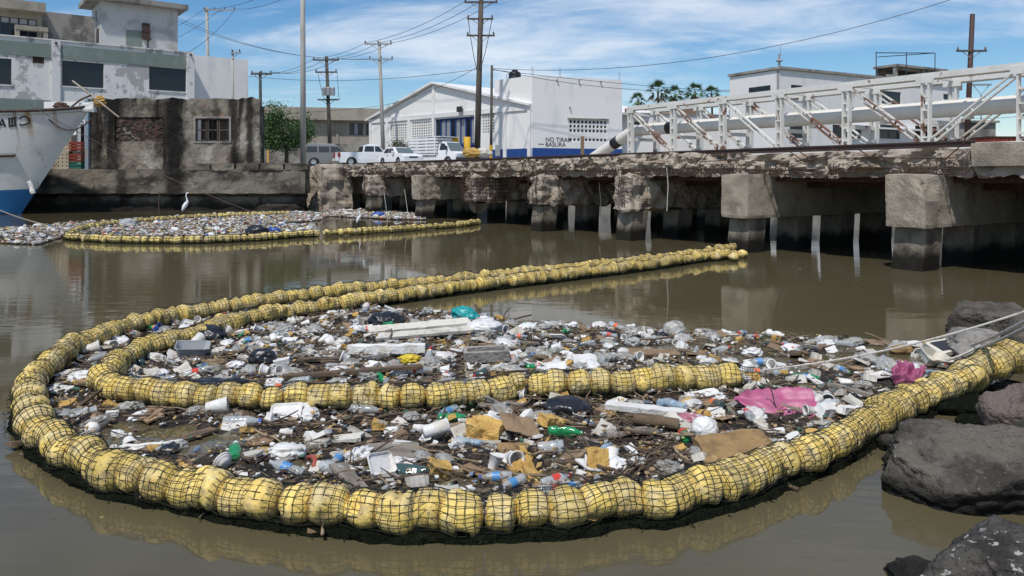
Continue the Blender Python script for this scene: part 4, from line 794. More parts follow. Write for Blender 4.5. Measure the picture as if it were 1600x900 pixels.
# palms
def palm(px, py, Y, hscale, seed, label):
    r_ = random.Random(seed); top = W(px, py, Y); hgt = top.z-GZ; e = empty('palm_tree', (top.x, Y, GZ), 0, label, 'palm tree', 'fan palms behind the truss')
    mb = MB(); mb.tube([(0,0,0), (.15,0,hgt*.5), (0,0,hgt)], [.22,.17,.15], 8); mb.build('trunk', M['bark'], e)
    mb = MB(); mb.c = []
    for k in range(46):
        az = r_.uniform(0, 2*PI); el = r_.uniform(-.9, 1.45); l = hscale*r_.uniform(.8, 1.15); d = Vector((math.cos(az)*math.cos(el), math.sin(az)*math.cos(el), math.sin(el))); s_ = d.cross(Vector((0,0,1))).normalized(); c = Vector((0,0,hgt)); hub = c+d*l*.5
        kcol = r_.choice(((.06,.12,.035),(.04,.085,.025),(.09,.15,.045))) if el > -.5 else (.12,.10,.055)
        for j in range(-5, 6):
            a = j*.2; tip = hub+(d*math.cos(a)+s_*math.sin(a))*l*.55+Vector((0,0,-.16*l*(1+abs(a)))); sd_ = (s_*math.cos(a)-d*math.sin(a))*l*.035
            mb.add([hub-sd_, hub+sd_, tip], [(0,1,2)]); mb.c += [(*kcol, 1)]*3
        mb.add([c-s_*.02, c+s_*.02, hub], [(0,1,2)]); mb.c += [(*kcol, 1)]*3
    mb.build('crown', M['leaf'], e)
palm(997, 157, 118, 1.6, 1, 'short fan palm next to the white block, lowest of the five'); palm(1028, 143, 112, 2.1, 2, 'tallest fan palm with a full round crown'); palm(1055, 148, 116, 1.9, 3, 'fan palm just beside the tallest palm'); palm(1086, 144, 114, 1.9, 4, 'fan palm over the tan roof'); palm(1112, 146, 120, 1.7, 5, 'fan palm closest to the long white house')
palm(1140, 160, 121, 1.3, 6, 'small fan palm half hidden by the long white house')

# ------------------------------------------------------------------ utility poles, wires
def pole(name, base, top, r0, r1, m, label, arms=(), extra=None, grp='utility poles', cat='utility pole'):
    e = empty(name, base, 0, label, cat, grp); base = Vector(base); t_ = Vector(top)-base; mb = MB(); mb.tube([(0,0,-.3), t_*.5, t_], [r0, (r0+r1)/2, r1], 10); mb.build('shaft', m, e, True)
    for (z, x0, x1, ins) in arms:                       # height above base and x extents
        c = t_*(z/t_.z); mb = MB(); mb.box(c.x+x0, c.x+x1, c.y-.2, c.y-.08, z-.07, z+.07); a = mb.build('crossarm', M['woodpole'] if m is not M['concpole'] else M['metalgrey'], e)
        for x in ins:
            mb = MB(); mb.lathe([(.02,0),(.04,.02),(.09,.06),(.05,.12),(.08,.16),(.04,.24),(.01,.27)], 8, Matrix.Translation((c.x+x, c.y-.14, z+.07))); mb.build('insulator', M['insul'], a)
        mb = MB(); mb.bar((c.x+x0*.6, c.y-.1, z-.05), (c.x, c.y-.1, z-.6), .03, .05); mb.bar((c.x+x1*.6, c.y-.1, z-.05), (c.x, c.y-.1, z-.6), .03, .05); mb.build('brace', M['metalgrey'], e)
    return e
def arm(base, Y, py, x0, x1, pxc, ins=3):
    z = W(0, py, Y).z-base[2]; k = Y/F; a, b = (x0-pxc)*k, (x1-pxc)*k; return (z, a, b, [a+.1+(b-a-.2)*i/(ins-1) for i in range(ins)] if ins > 1 else [])
def gp(px, Y): return Vector(((px-CX)/F*Y, Y, GZ))
b_ = gp(474, 57.6); pole('concrete_pole', b_, (b_.x-.06, 57.6, 19), .215, .17, M['concpole'], 'tall pale concrete pole standing at the quay end')
b_ = gp(408, 70); pole('utility_pole', b_, W(406.5, 112, 70), .16, .13, M['greenpole'], 'dark green pole with one crossarm beside the old building', [arm(b_, 70, 116, 393, 426, 407)])
b_ = gp(517, 80); e_ = pole('utility_pole', b_, W(510, 88, 80), .22, .16, M['woodpole'], 'pole with transformer and three crossarms behind the silver car', [arm(b_, 80, 94, 489, 530, 510), arm(b_, 80, 113, 493, 527, 511), arm(b_, 80, 156, 499, 532, 515, 1)])
z = W(0, 143, 80).z-GZ
for k in range(3): mb = MB(); x = -.95+k*.45; mb.lathe([(.02,z-.45),(.24,z-.45),(.25,z+.3),(.2,z+.4),(.02,z+.42)], 12, Matrix.Translation((x+.35,-.45,0))); mb.build('transformer', M['metalgrey'], e_)
mb = MB(); mb.tube(sag((-1.3,-.2,z+2), (.0,-.2,z-.8), 1.3), .025, 5); mb.tube(sag((.7,-.2,z+2), (1.0,-.2,z-.8), .9), .025, 5); mb.build('drop_cable', M['wire'], e_)
b_ = gp(600, 76); pole('utility_pole', b_, W(592.5, 65, 76), .21, .15, M['concpole'], 'leaning grey pole with double crossarms in front of the warehouse corner', [arm(b_, 76, 69, 570, 613, 593), arm(b_, 76, 93, 577, 615, 594)])
mb = MB(); mb.tube([(0,0,0), (-.02,0,1.3)], .222, 10); mb.build('yellow_foot', M['yellowpaint'], [o for o in bpy.data.objects if o.name.startswith('utility_pole') and o.get('label', '').startswith('leaning')][0])
b_ = gp(745, 64); e_ = pole('utility_pole', b_, W(752, -14, 64), .27, .2, M['woodpole'], 'thick dark wooden pole before the blue doors, tallest of the poles', [arm(b_, 64, 4, 725, 777, 751), arm(b_, 64, 30, 729, 770, 750), arm(b_, 64, 56, 728, 772, 749)])
mb = MB(); z = W(0, 30, 64).z-GZ
for x in (-1.0, .25, .95): mb.tube(sag((x+.3,-.2,z-.1), (.15+x*.15,-.25,z-4.2), .35), .03, 5)
mb.build('drop_cable', M['wire'], e_)
b_ = gp(767, 62); e_ = pole('utility_pole', b_, W(768.5, 102, 62), .12, .10, M['woodpole'], 'thin bare pole with yellow painted foot by the blue base')
mb = MB(); mb.tube([(0,0,0), (0,0,1.7)], .135, 10); mb.build('yellow_foot', M['yellowpaint'], e_); mb = MB(); mb.box(.35, .75, -.15, .15, .8, 1.7); mb.build('meter_box', M['metalgrey'], e_); mb = MB(); mb.box(-.5, -.2, -.15, .15, .7, 1.3); mb.build('meter_box', M['metalgrey'], e_)
b_ = gp(328, 84); pole('utility_pole', b_, W(323, 12, 84), .2, .16, M['concpole'], 'grey pole with one long crossarm behind the side wing', [arm(b_, 84, 16, 319, 368, 323, 4)])
b_ = gp(364, 69); pole('utility_pole', b_, W(363.5, 79, 69), .13, .11, M['concpole'], 'short slim pole at the end of the white side wing', [arm(b_, 69, 83, 362, 377, 363.5, 2)])
b_ = gp(1509, 58); pole('utility_pole', b_, W(1519.5, 22, 58), .2, .17, M['brownmetal'], 'dark brown pole with thin crossarm behind the truss', [arm(b_, 58, 80, 1493, 1540, 1517, 2)])
b_ = gp(1533, 75); e_ = empty('street_lamp', b_, 0, 'double headed grey street lamp beyond the truss', 'street lamp'); z = W(0, 132, 75).z-GZ
mb = MB(); mb.tube([(0,0,0), (0,0,z-1)], .07, 8); mb.tube([(-.75,0,z-.1), (0,0,z-1), (.75,0,z-.1)], .04, 6); mb.build('post', M['metalgrey'], e_)
for sg in (-1, 1): mb = MB(); mb.box(sg*.25-.7, sg*.25+.7, -.15, .15, z-.1, z+.05) if sg < 0 else mb.box(.0, .95, -.14, .14, z-.09, z+.06); mb.build('lamp_head', M['metalgrey'], e_)
for px, py, Y in ((711, 222, 63), (730, 222, 63)):
    b_ = gp(px, Y); e_ = empty('bollard', b_, 0, 'yellow painted bollard in front of the blue doors', 'bollard', 'yellow bollards at the doors'); mb = MB(); h_ = W(0, 214, Y).z-GZ; mb.tube([(0,0,0),(0,0,h_)], .28, 12); mb.build('post', M['yellowpaint'], e_, True)
b_ = gp(910, 60); mb = MB(); mb.box(-.13, .13, -.13, .13, 0, 2.3); o = mb.build('wooden_post', M['cardboard']); o.location = (b_.x, 60, GZ); tag(o, 'weathered brown post before the block screen window', 'post')
mb = MB(); mb.box(-.09, .09, -.09, .09, 0, 1.5); o = mb.build('wooden_post', M['sponge']); o.location = gp(419, 68); tag(o, 'short tan post between the old building and the tree', 'post')
WI = [((727,2,64),(571,67,76),.5), ((751,2,64),(592,67,76),.5), ((775,2,64),(612,67,76),.5), ((571,67,76),(490,92,80),.3), ((592,67,76),(510,92,80),.3), ((612,67,76),(529,92,80),.3), ((490,92,80),(394,113,70),.6), ((510,92,80),(407,113,70),.6), ((529,92,80),(425,113,70),.6),
      ((769,107,62),(1490,-2,50),1.6), ((769,108,62),(1160,139,70),.8), ((769,109,62),(1500,150,80),.8), ((278,28,75),(577,92,76),1.2), ((278,33,75),(596,92,76),1.2), ((319,14,84),(200,70,70),.5), ((345,14,84),(230,78,70),.5), ((368,14,84),(290,84,68),.5), ((748,108,64),(340,112,90),1.0), ((748,104,64),(598,165,77),.4), ((598,165,77),(200,160,110),1.2), ((319,14,84),(440,-20,60),.5), ((368,14,84),(480,-20,60),.5), ((1640,148,80),(1520,160,80),.2), ((1640,175,80),(1520,185,80),.2), ((752,-10,64),(900,-60,40),.2)]
WL = ['overhead wire from the tall wooden pole to the leaning grey pole']*3+['overhead wire from the leaning grey pole to the transformer pole']*3+['overhead wire from the transformer pole to the dark green pole']*3+['long wire rising from the thin bare pole over the truss', 'wire from the thin bare pole to the palm tops', 'low wire from the thin bare pole past the dark brown pole']+['wire from the stair tower to the leaning grey pole']*2+['slanting wire from the long crossarm down behind the stair tower']*3+['level wire crossing behind the tall wooden pole', 'short wire sloping from the tall wooden pole to the leaning pole', 'low wire leaving the leaning pole over the beige roof']+['wire rising from the long crossarm past the concrete pole']*2+['thin wire behind the double headed street lamp']*2+['wire leaving the top of the tall wooden pole']
for (a, b, d_), wl in zip(WI, WL): rope('overhead_wire', sag(W(*a), W(*b), d_, 18), .021, M['wire'], wl, 'wire', 'overhead wires', 5)

# ------------------------------------------------------------------ parked vehicles (x forward, y left, z up)
def wheel(parent, x, y, r, m_rim):
    s_ = -1 if y < 0 else 1; mb = MB(); mb.lathe([(r*.6,-.1),(r*.93,-.1),(r,-.06),(r,.06),(r*.93,.1),(r*.6,.1)], 18, Matrix.Translation((x,y,r)) @ Matrix.Rotation(PI/2, 4, 'X')); wv = mb.build('wheel', M['tyre'], parent, True)
    mb = MB(); mb.lathe([(.01,-.07),(r*.2,-.085),(r*.5,-.06),(r*.62,-.09),(r*.62,.09),(r*.5,.06),(r*.2,.085),(.01,.07)], 14, Matrix.Translation((x,y,r)) @ Matrix.Rotation(PI/2, 4, 'X')); mb.build('rim', m_rim, wv, True)
def profile_body(prof, wd, tuck=.10, n=7):         # side outline swept across the width with a rounded shoulder
    mb = MB(); k = len(prof); zs = [p[1] for p in prof]; zmin, zmax = min(zs), max(zs); vs = []; secs = np.linspace(-1, 1, n)
    cx = sum(p[0] for p in prof)/k
    for s_ in secs:
        e_ = abs(s_)**4
        for (x, z) in prof: vs.append((cx+(x-cx)*(1-.03*e_), s_*wd/2*(1-tuck*max(0, (z-zmin)/(zmax-zmin))**2), zmin+(z-zmin)*(1-.02*e_)))
    fs = [(i*k+j, i*k+(j+1) % k, (i+1)*k+(j+1) % k, (i+1)*k+j) for i in range(n-1) for j in range(k)]+[tuple(range(k))[::-1], tuple((n-1)*k+j for j in range(k))]
    mb.add(vs, fs); return mb
def arch(x, r, z0): return [(x-r, z0), (x-r*.8, z0+r*.62), (x-r*.3, z0+r*.98), (x+r*.3, z0+r*.98), (x+r*.8, z0+r*.62), (x+r, z0)]
def car(name, label, px, py, Y, head, body, roof, wd, wheels, m, glassq, r=.32, zs=1, grp='cars parked beside the warehouse', cat='car', extras=None, zg=GZ):
    b_ = Vector(((px-CX)/F*Y, Y, zg)); e = empty(name, b_, head, label, cat, grp); e.scale = (1.06,)*3
    lo = []
    for x in sorted(wheels): lo += arch(x, r*1.22, .28)
    mb = profile_body([(body[0][0], .30)]+lo+body[::-1], wd, .06); mb.build('body', m, e)
    if roof: mb = profile_body(roof, wd*.95, .22); mb.build('cabin', m, e)
    for nm, gm, pts in glassq: mb = MB(); mb.add(pts, [tuple(range(len(pts)))]); mb.add([(p[0], p[1], p[2]) for p in pts], [tuple(range(len(pts)))[::-1]]) if False else None; mb.build(nm, gm, e)
    for x in wheels:
        for s_ in (-1, 1): wheel(e, x, s_*(wd/2-.11), r, M['chrome'])
    for ex in (extras or []):
        nm, mm, bx = ex; mb = MB(); mb.box(*bx); mb.build(nm, mm, e)
    return e
def sideglass(x0b, x1b, x0t, x1t, zb, zt, yb, yt, s_): return [(x0b, s_*yb, zb), (x1b, s_*yb, zb), (x1t, s_*yt, zt), (x0t, s_*yt, zt)]
# white sedan
bd = [(-2.15,.35),(-2.18,.80),(-1.6,.95),(.75,.98),(1.85,.82),(2.12,.70),(2.15,.35)]
rf = [(-1.50,.90),(-1.02,1.36),(-.2,1.42),(.25,1.38),(1.0,.92)]
gl = []
for s_ in (-1, 1):
    gl += [('side_window', M['carglass'], sideglass(-1.15,-.42,-.90,-.42,.985,1.30,.795,.682,s_)), ('side_window', M['carglass'], sideglass(-.34,.62,-.34,.18,.985,1.30,.795,.682,s_))]
gl += [('windscreen', M['windscreen'], [(.98,-.68,.985),(.98,.68,.985),(.40,.58,1.35),(.40,-.58,1.35)]), ('rear_window', M['carglass'], [(-1.55,.68,.985),(-1.55,-.68,.985),(-1.13,-.58,1.34),(-1.13,.58,1.34)])]
ex = [('headlight', M['lampglass'], (2.08,2.16,.42,.76,.56,.70)), ('headlight', M['lampglass'], (2.08,2.16,-.76,-.42,.56,.70)), ('grille', M['frame_dark'], (2.09,2.165,-.36,.36,.56,.68)), ('bumper', M['carwhite'], (2.08,2.24,-.80,.80,.32,.50)), ('bumper', M['carwhite'], (-2.26,-2.1,-.80,.80,.35,.55)), ('mirror', M['carwhite'], (.50,.66,.82,.98,.98,1.10)), ('mirror', M['carwhite'], (.50,.66,-.98,-.82,.98,1.10)), ('tail_light', M['redlamp'], (-2.19,-2.12,.5,.8,.62,.78)), ('tail_light', M['redlamp'], (-2.19,-2.12,-.8,-.5,.62,.78)), ('door_handle', M['frame_dark'], (-.55,-.40,-.87,-.835,.80,.84)), ('door_handle', M['frame_dark'], (.35,.50,-.87,-.835,.80,.84)), ('number_plate', M['lampglass'], (2.24,2.25,-.22,.22,.36,.47))]
car('sedan_car', 'white four door sedan facing the bridge between pickup and truck', 625, 245, 61, -.95, bd, rf, 1.66, (-1.3, 1.3), M['carwhite'], gl, extras=ex)
# white pickup
bd = [(-2.6,.40),(-2.62,1.12),(-.55,1.14),(.85,1.12),(2.35,1.02),(2.55,.85),(2.55,.40)]
rf = [(-.72,1.08),(-.62,1.66),(-.2,1.76),(.55,1.74),(1.15,1.08)]
gl = []
for s_ in (-1, 1): gl += [('side_window', M['carglass'], sideglass(-.62,.18,-.50,.18,1.165,1.60,.868,.748,s_)), ('side_window', M['carglass'], sideglass(.26,.92,.26,.58,1.165,1.60,.868,.748,s_))]
gl += [('windscreen', M['windscreen'], [(1.14,-.75,1.16),(1.14,.75,1.16),(.66,.66,1.66),(.66,-.66,1.66)]), ('rear_window', M['carglass'], [(-.74,.7,1.16),(-.74,-.7,1.16),(-.66,-.62,1.6),(-.66,.62,1.6)])]
ex = [('tail_light', M['redlamp'], (-2.66,-2.5,-.93,-.74,.72,1.08)), ('tail_light', M['redlamp'], (-2.66,-2.5,.74,.93,.72,1.08)), ('bumper', M['carwhite'], (-2.78,-2.6,-.86,.86,.42,.62)), ('bumper', M['carwhite'], (2.52,2.68,-.86,.86,.36,.60)), ('bed_floor', M['frame_dark'], (-2.5,-.8,-.7,.7,1.13,1.15)), ('mirror', M['carwhite'], (.80,.95,-1.12,-.93,1.15,1.32)), ('headlight', M['lampglass'], (2.45,2.57,-.85,-.5,.75,.92)), ('headlight', M['lampglass'], (2.45,2.57,.5,.85,.75,.92))]
car('pickup_truck', 'white double cab pickup parked between the silver car and sedan', 577, 250, 65, .42, bd, rf, 1.84, (-1.65, 1.6), M['carwhite'], gl, r=.38, extras=ex, cat='pickup')
# silver SUV
bd = [(-2.3,.38),(-2.34,1.05),(-2.2,1.10),(.9,1.10),(2.1,1.0),(2.3,.85),(2.3,.38)]
rf = [(-2.26,1.05),(-2.12,1.66),(-1.9,1.78),(.25,1.78),(.55,1.70),(1.15,1.06)]
gl = []
for s_ in (-1, 1): gl += [('side_window', M['carglass'], sideglass(-2.0,-1.12,-1.9,-1.12,1.14,1.60,.868,.745,s_)), ('side_window', M['carglass'], sideglass(-1.0,-.18,-1.0,-.18,1.14,1.60,.868,.745,s_)), ('side_window', M['carglass'], sideglass(-.08,.92,-.08,.5,1.14,1.60,.868,.745,s_))]
gl += [('windscreen', M['windscreen'], [(1.15,-.72,1.14),(1.15,.72,1.14),(.66,.62,1.66),(.66,-.62,1.66)])]
ex = [('tail_light', M['redlamp'], (-2.38,-2.2,-.93,-.78,.75,1.25)), ('tail_light', M['redlamp'], (-2.38,-2.2,.78,.93,.75,1.25)), ('bumper', M['cargrey'], (-2.45,-2.3,-.84,.84,.42,.64)), ('roof_rack', M['chrome'], (-1.8,.2,-.62,-.58,1.80,1.84)), ('roof_rack', M['chrome'], (-1.8,.2,.58,.62,1.80,1.84))]
car('estate_car', 'silver grey sport utility car parked nose to the pickup', 517, 252, 66, .30, bd, rf, 1.84, (-1.4, 1.45), M['cargrey'], gl, r=.37, extras=ex)
# white stake truck
bd = [(-2.4,.55),(-2.4,.80),(.55,.82),(.60,1.18),(1.5,1.16),(2.3,1.06),(2.5,.92),(2.5,.45)]
rf = [(.50,1.0),(.52,1.76),(.75,1.86),(1.15,1.84),(1.72,1.10)]
gl = []
for s_ in (-1, 1): gl += [('side_window', M['carglass'], sideglass(.66,1.50,.70,1.12,1.22,1.70,.868,.745,s_))]
gl += [('windscreen', M['windscreen'], [(1.73,-.76,1.17),(1.73,.76,1.17),(1.22,.64,1.78),(1.22,-.64,1.78)])]
ex = [('headlight', M['lampglass'], (2.44,2.53,.5,.85,.72,.92)), ('headlight', M['lampglass'], (2.44,2.53,-.85,-.5,.72,.92)), ('grille', M['chrome'], (2.46,2.535,-.46,.46,.70,.92)), ('bumper', M['frame_dark'], (2.48,2.66,-.9,.9,.42,.62)), ('load_bed', M['carwhite'], (-2.6,.40,-1.0,1.0,.83,.93)), ('mirror', M['frame_dark'], (1.45,1.6,-1.15,-.93,1.25,1.5))]
tk = car('flatbed_truck', 'white truck with slatted cargo body in front of the warehouse', 690, 243, 62.5, -.72, bd, rf, 1.84, (-1.5, 1.65), M['carwhite'], gl, r=.38, extras=ex, cat='truck')
for s_ in (-1, 1):
    for k in range(5): mb = MB(); mb.box(-2.6, .40, s_*1.0-.03, s_*1.0+.03, 1.0+k*.24, 1.17+k*.24); mb.build('cargo_slat', M['carwhite'], tk)
    for x in (-2.55, -1.6, -.6, .35): mb = MB(); mb.box(x-.04, x+.04, s_*1.05-.03, s_*1.05+.03, .93, 2.18); mb.build('stake', M['carwhite'], tk)
for k in range(5):
    for x in (-2.6, .42): mb = MB(); mb.box(x-.03, x+.03, -.96, .96, 1.0+k*.24, 1.17+k*.24); mb.build('cargo_slat', M['carwhite'], tk)
mb = MB(); mb.box(-2.62, .9, -1.02, 1.02, 2.20, 2.25); mb.build('cargo_roof', M['carwhite'], tk)

# ------------------------------------------------------------------ booms
R0 = .148; FZ = .150
rng = random.Random(11)
def float_mesh(i, m, nu=22, nv=13):
    r_ = random.Random(i*13+1); hl = .138*r_.uniform(.9, 1.1); ex = r_.choice((2.8, 3.4, 4.2, 5.5)); vs = []; hole = i in (2, 4, 6, 8)
    for b in range(nv+1):
        uu = -1+2*b/nv; uu = math.copysign(abs(uu)**.65, uu); rr_ = (max(0, 1-abs(uu)**ex))**(1/2.3)
        for a in range(nu):
            th = 2*PI*a/nu; q_ = Vector((math.cos(th), math.sin(th), uu)); k = 1+.24*noise.noise(q_*1.2+Vector((i*9.1, 0, 0)))+.025*noise.noise(q_*4+Vector((i, 5, 0)))
            rad = max(rr_, .03)*k
            if i % 3 == 0: rad *= 1-.07*max(0, math.cos(3*PI*uu))**6
            if i % 4 == 1: rad *= 1-.10*max(0, math.cos(2*th+i))**2
            if i in (1, 5, 7): rad *= 1-.25*max(0, 1-math.hypot(math.atan2(math.sin(th-2.2*i), math.cos(th-2.2*i))/.7, (uu+.2)/.5))
            if hole:
                dth = math.atan2(math.sin(th-.5), math.cos(th-.5)); dd = math.hypot(dth/.50, (uu-.15)/.30)
                if dd < 1: rad *= 1-.85*(1-dd**4)
            vs.append((uu*hl, rad*R0*math.cos(th), rad*R0*math.sin(th)))
    fs = [(b*nu+a, b*nu+(a+1) % nu, (b+1)*nu+(a+1) % nu, (b+1)*nu+a) for b in range(nv) for a in range(nu)]+[tuple(range(nu))[::-1], tuple(nv*nu+a for a in range(nu))]
    mb = MB(); mb.add(vs, fs); return mb.mesh('float', m, True)
FM = [float_mesh(i, M['float']) for i in range(9)]; FMF = [float_mesh(i+1, M['floatfar'], 12, 8) for i in range(5)]
def boom(name, label, pix, zs=None, sc=None, far=False, step=.031, gaps=(), ring=.062, nlong=15, cord=.0031, weed=True, prob=1.):
    pts = [G(px, py, (zs or {}).get(k, FZ)) for k, (px, py) in enumerate(pix)]; path = crom(pts, step); n = len(path)
    e = empty(name, (path[0].x, path[0].y, 0), 0, label, 'float boom'); org = Vector((path[0].x, path[0].y, 0))
    def fr_(i):
        d = path[min(i+2, n-1)]-path[max(i-2, 0)]; d.normalize(); s_ = Vector((d.y, -d.x, 0)).normalized(); return d, s_, s_.cross(d)
    prof = np.zeros(n); offs = np.zeros((n, 2)); wsum = np.full(n, 1e-6); tot = n*step; s_ = .12
    scl = lambda f_: 1.0 if sc is None else np.interp(f_, sc[0], sc[1])
    while s_ < tot-.1:
        k = scl(s_/tot)*rng.uniform(.86, 1.10); i = min(n-1, int(s_/step)); d, sd, up = fr_(i); oy, oz = rng.uniform(-.036, .036), rng.uniform(-.024, .026)
        if rng.random() < prob:
            me = rng.choice(FMF if far else FM); yaw = math.atan2(d.y, d.x)+rng.uniform(-.38, .38)+(PI if rng.random() < .5 else 0); pit = -math.asin(max(-1, min(1, d.z)))
            p = path[i]+sd*oy+up*oz-org; fo_ = link('float', me, e, p, (rng.uniform(0, 6.28), pit+rng.uniform(-.12, .12), yaw), (k*rng.uniform(.92, 1.12), k*rng.uniform(.94,1.06), k*rng.uniform(.94,1.06)))
            for j in range(max(0, i-int(.2*k/step)), min(n, i+int(.2*k/step)+1)):
                uu = abs(j-i)*step/(.152*k); pr = k*R0*1.05*(max(0, 1-uu**4))**(1/2.6); prof[j] = max(prof[j], pr); w_ = max(0, 1.1-uu); offs[j] += (oy*w_, oz*w_); wsum[j] += w_
        s_ += k*rng.uniform(.225, .283)
    prof = np.maximum(prof, R0*.76); ker = np.ones(5)/5; prof = np.convolve(np.pad(prof, 2, mode='edge'), ker, 'valid'); offs /= wsum[:, None]
    # netting: one mesh of cords around the floats
    mb = MB(); st = max(1, round(ring/step)); rows = list(range(0, n, st)); a0, a1 = math.radians(-52), math.radians(232); P = []
    for i in rows:
        d, sd, up = fr_(i); c = path[i]+sd*offs[i][0]+up*offs[i][1]-org; row = []
        for j in range(nlong+1):
            th = a0+(a1-a0)*j/nlong+.05*noise.noise(Vector((i*.05, j*1.7, 3))); r_ = prof[i]*(1.035+.03*noise.noise(Vector((i*.11, j*.6, 1))))+.004
            row.append(c+sd*math.cos(th)*r_+up*math.sin(th)*r_+d*(.022*noise.noise(Vector((i*.2, j*.8, 8)))))
        P.append(row)
    vs = []; fs = []
    def seg(a, b):
        dd = b-a; l = dd.length
        if l < 1e-5: return
        dd /= l; x = dd.orthogonal().normalized()*cord; y = dd.cross(x); o = len(vs)
        for p in (a, b): vs.extend((p+x, p-x*.5+y*.87, p-x*.5-y*.87))
        fs.extend(((o, o+1, o+4, o+3), (o+1, o+2, o+5, o+4), (o+2, o, o+3, o+5)))
    for a, row in enumerate(P):
        for j in range(nlong+1):
            if j < nlong: seg(row[j], row[j+1])
            if a+1 < len(P): seg(row[j], P[a+1][j])
    mb.add(vs, fs); mb.build('netting', M['net'], e)
    if weed:
        mb = MB(); vs = []; na_ = 10; rows = range(0, n, 2)
        for i in rows:
            d, sd, up = fr_(i); c = path[i]-org
            for j in range(na_):
                th = 2*PI*j/na_; q_ = Vector((i*step*3, j*.9, 2)); k = 1+.28*noise.noise(q_)+.22*noise.noise(q_*3.1)
                vs.append(Vector((c.x, c.y, -.015))+sd*math.cos(th)*.168*k+Vector((0,0,1))*math.sin(th)*.085*k)
        m_ = len(list(rows)); mb.add(vs, [(i*na_+j, i*na_+(j+1) % na_, (i+1)*na_+(j+1) % na_, (i+1)*na_+j) for i in range(m_-1) for j in range(na_)])
        for i in range(0, n, 1):
            d, sd, up = fr_(i); c = path[i]-org
            for s3_ in (-1, 1):
                for _ in range(2):
                    q_ = Vector((c.x, c.y, 0))+sd*s3_*rng.uniform(.10, .20)+d*rng.uniform(-.03,.03); q_.z = rng.uniform(-.02, .085); t2 = q_+sd*s3_*rng.uniform(-.01,.05)+d*rng.uniform(-.05,.05)+Vector((0,0,rng.uniform(-.05,.03))); mb.add([q_, q_+Vector((0,0,rng.uniform(.006,.014)))+d*.008, t2], [(0,1,2)])
        mb.build('weed_fringe', M['weed'], e)
    return path
OUT = [(1152,386),(1100,395),(1040,403),(960,412),(880,420),(800,428),(720,437),(640,445),(560,452),(480,461),(420,469),(360,478),(300,488),(250,497),(200,510),(150,527),(110,545),(80,566),(55,592),(43,622),(48,650),(70,678),(104,702),(148,724),(205,742),(269,753),(320,763),(376,774),(431,782),(486,789),(540,793),(604,799),(690,801),(787,799),(850,797),(901,793),(971,779),(1037,779),(1080,766),(1125,757),(1175,741),(1225,722),(1266,708),(1320,682),(1369,655),(1420,629),(1466,605),(1507,585),(1550,566),(1585,551)]
nO = len(OUT)
outer = boom('float_boom', 'long outer boom of netted yellow floats curling round the litter to the rocks', OUT, zs={nO-1: .40, nO-2: .36, nO-3: .29, nO-4: .22}, sc=([0, .9, .97, 1], [1, 1, 1.15, 1.28]))
INN = [(1146,397),(1090,402),(1030,411),(960,420),(900,427),(840,434),(770,442),(700,451),(640,459),(580,467),(520,476),(460,484),(400,495),(350,508),(311,521),(249,537),(209,552),(178,573),(167,592),(185,607),(225,614),(284,617),(340,619),(403,622),(481,620),(559,621),(637,622),(700,617),(750,611),(812,602),(870,600),(937,599),(987,596),(1065,593),(1109,589),(1182,590)]
inner = boom('float_boom', 'inner boom of netted yellow floats ending in a blunt curl amid the litter', INN, sc=([0, .94, 1], [1, 1, 1.15]))
FAR1 = [(105,369),(150,372),(200,374),(260,374.5),(320,374),(380,371.5),(430,368.5),(470,365.5),(500,364)]
boom('float_boom', 'far boom of yellow floats along the front of the white litter raft', FAR1, far=True, step=.06, ring=.24, nlong=7, cord=.009)
FAR2 = [(105,369),(125,358),(170,350),(230,344),(300,339),(360,336.5),(420,334),(455,333)]
boom('float_boom', 'far boom of yellow floats behind the white litter raft', FAR2, far=True, step=.06, ring=.3, nlong=6, cord=.009)
FAR3 = [(505,364.5),(540,362.5),(580,360),(620,358),(650,355.5),(690,352.5),(725,349.5),(749,346)]
boom('float_boom', 'sparse string of yellow floats leading from the litter raft to the bridge piles', FAR3, far=True, step=.06, ring=.3, nlong=6, cord=.009, weed=False, prob=.85)
r_ = random.Random(5)
for k in range(7):                                    # loose floats gathered at the pile
    p = G(1140+r_.uniform(-22, 22), 392+r_.uniform(-9, 12), .12); o = link('loose_float', r_.choice(FM), None, p, (r_.uniform(0,6), r_.uniform(-.5,.5), r_.uniform(0,6)), 1.0); tag(o, 'loose yellow float bunched against the bridge pile where the booms end', 'float', 'loose floats at the pile')

# ropes to the bank
rope('tether_rope', sag(G(1192, 578, .3), W(1640, 473, 8.0), .10, 24), .012, M['ropewhite'], 'thin rope running from the inner boom end towards the rocks', n=6)
for k, (a, b) in enumerate((((1518, 540, .45), (1630, 486, 7.2)), ((1524, 546, .45), (1630, 497, 7.1)), ((1478, 563, .42), (1530, 540, None)))):
    pa = G(*a); pb = W(*b) if b[2] else G(b[0], b[1], .45); rope('tether_rope', sag(pa, pb, .02, 10), .016, M['ropewhite'], ('pale rope knotted to the outer boom end', 'second pale rope doubled beside the knotted one', 'pale rope lying along the top of the outer boom end')[k])

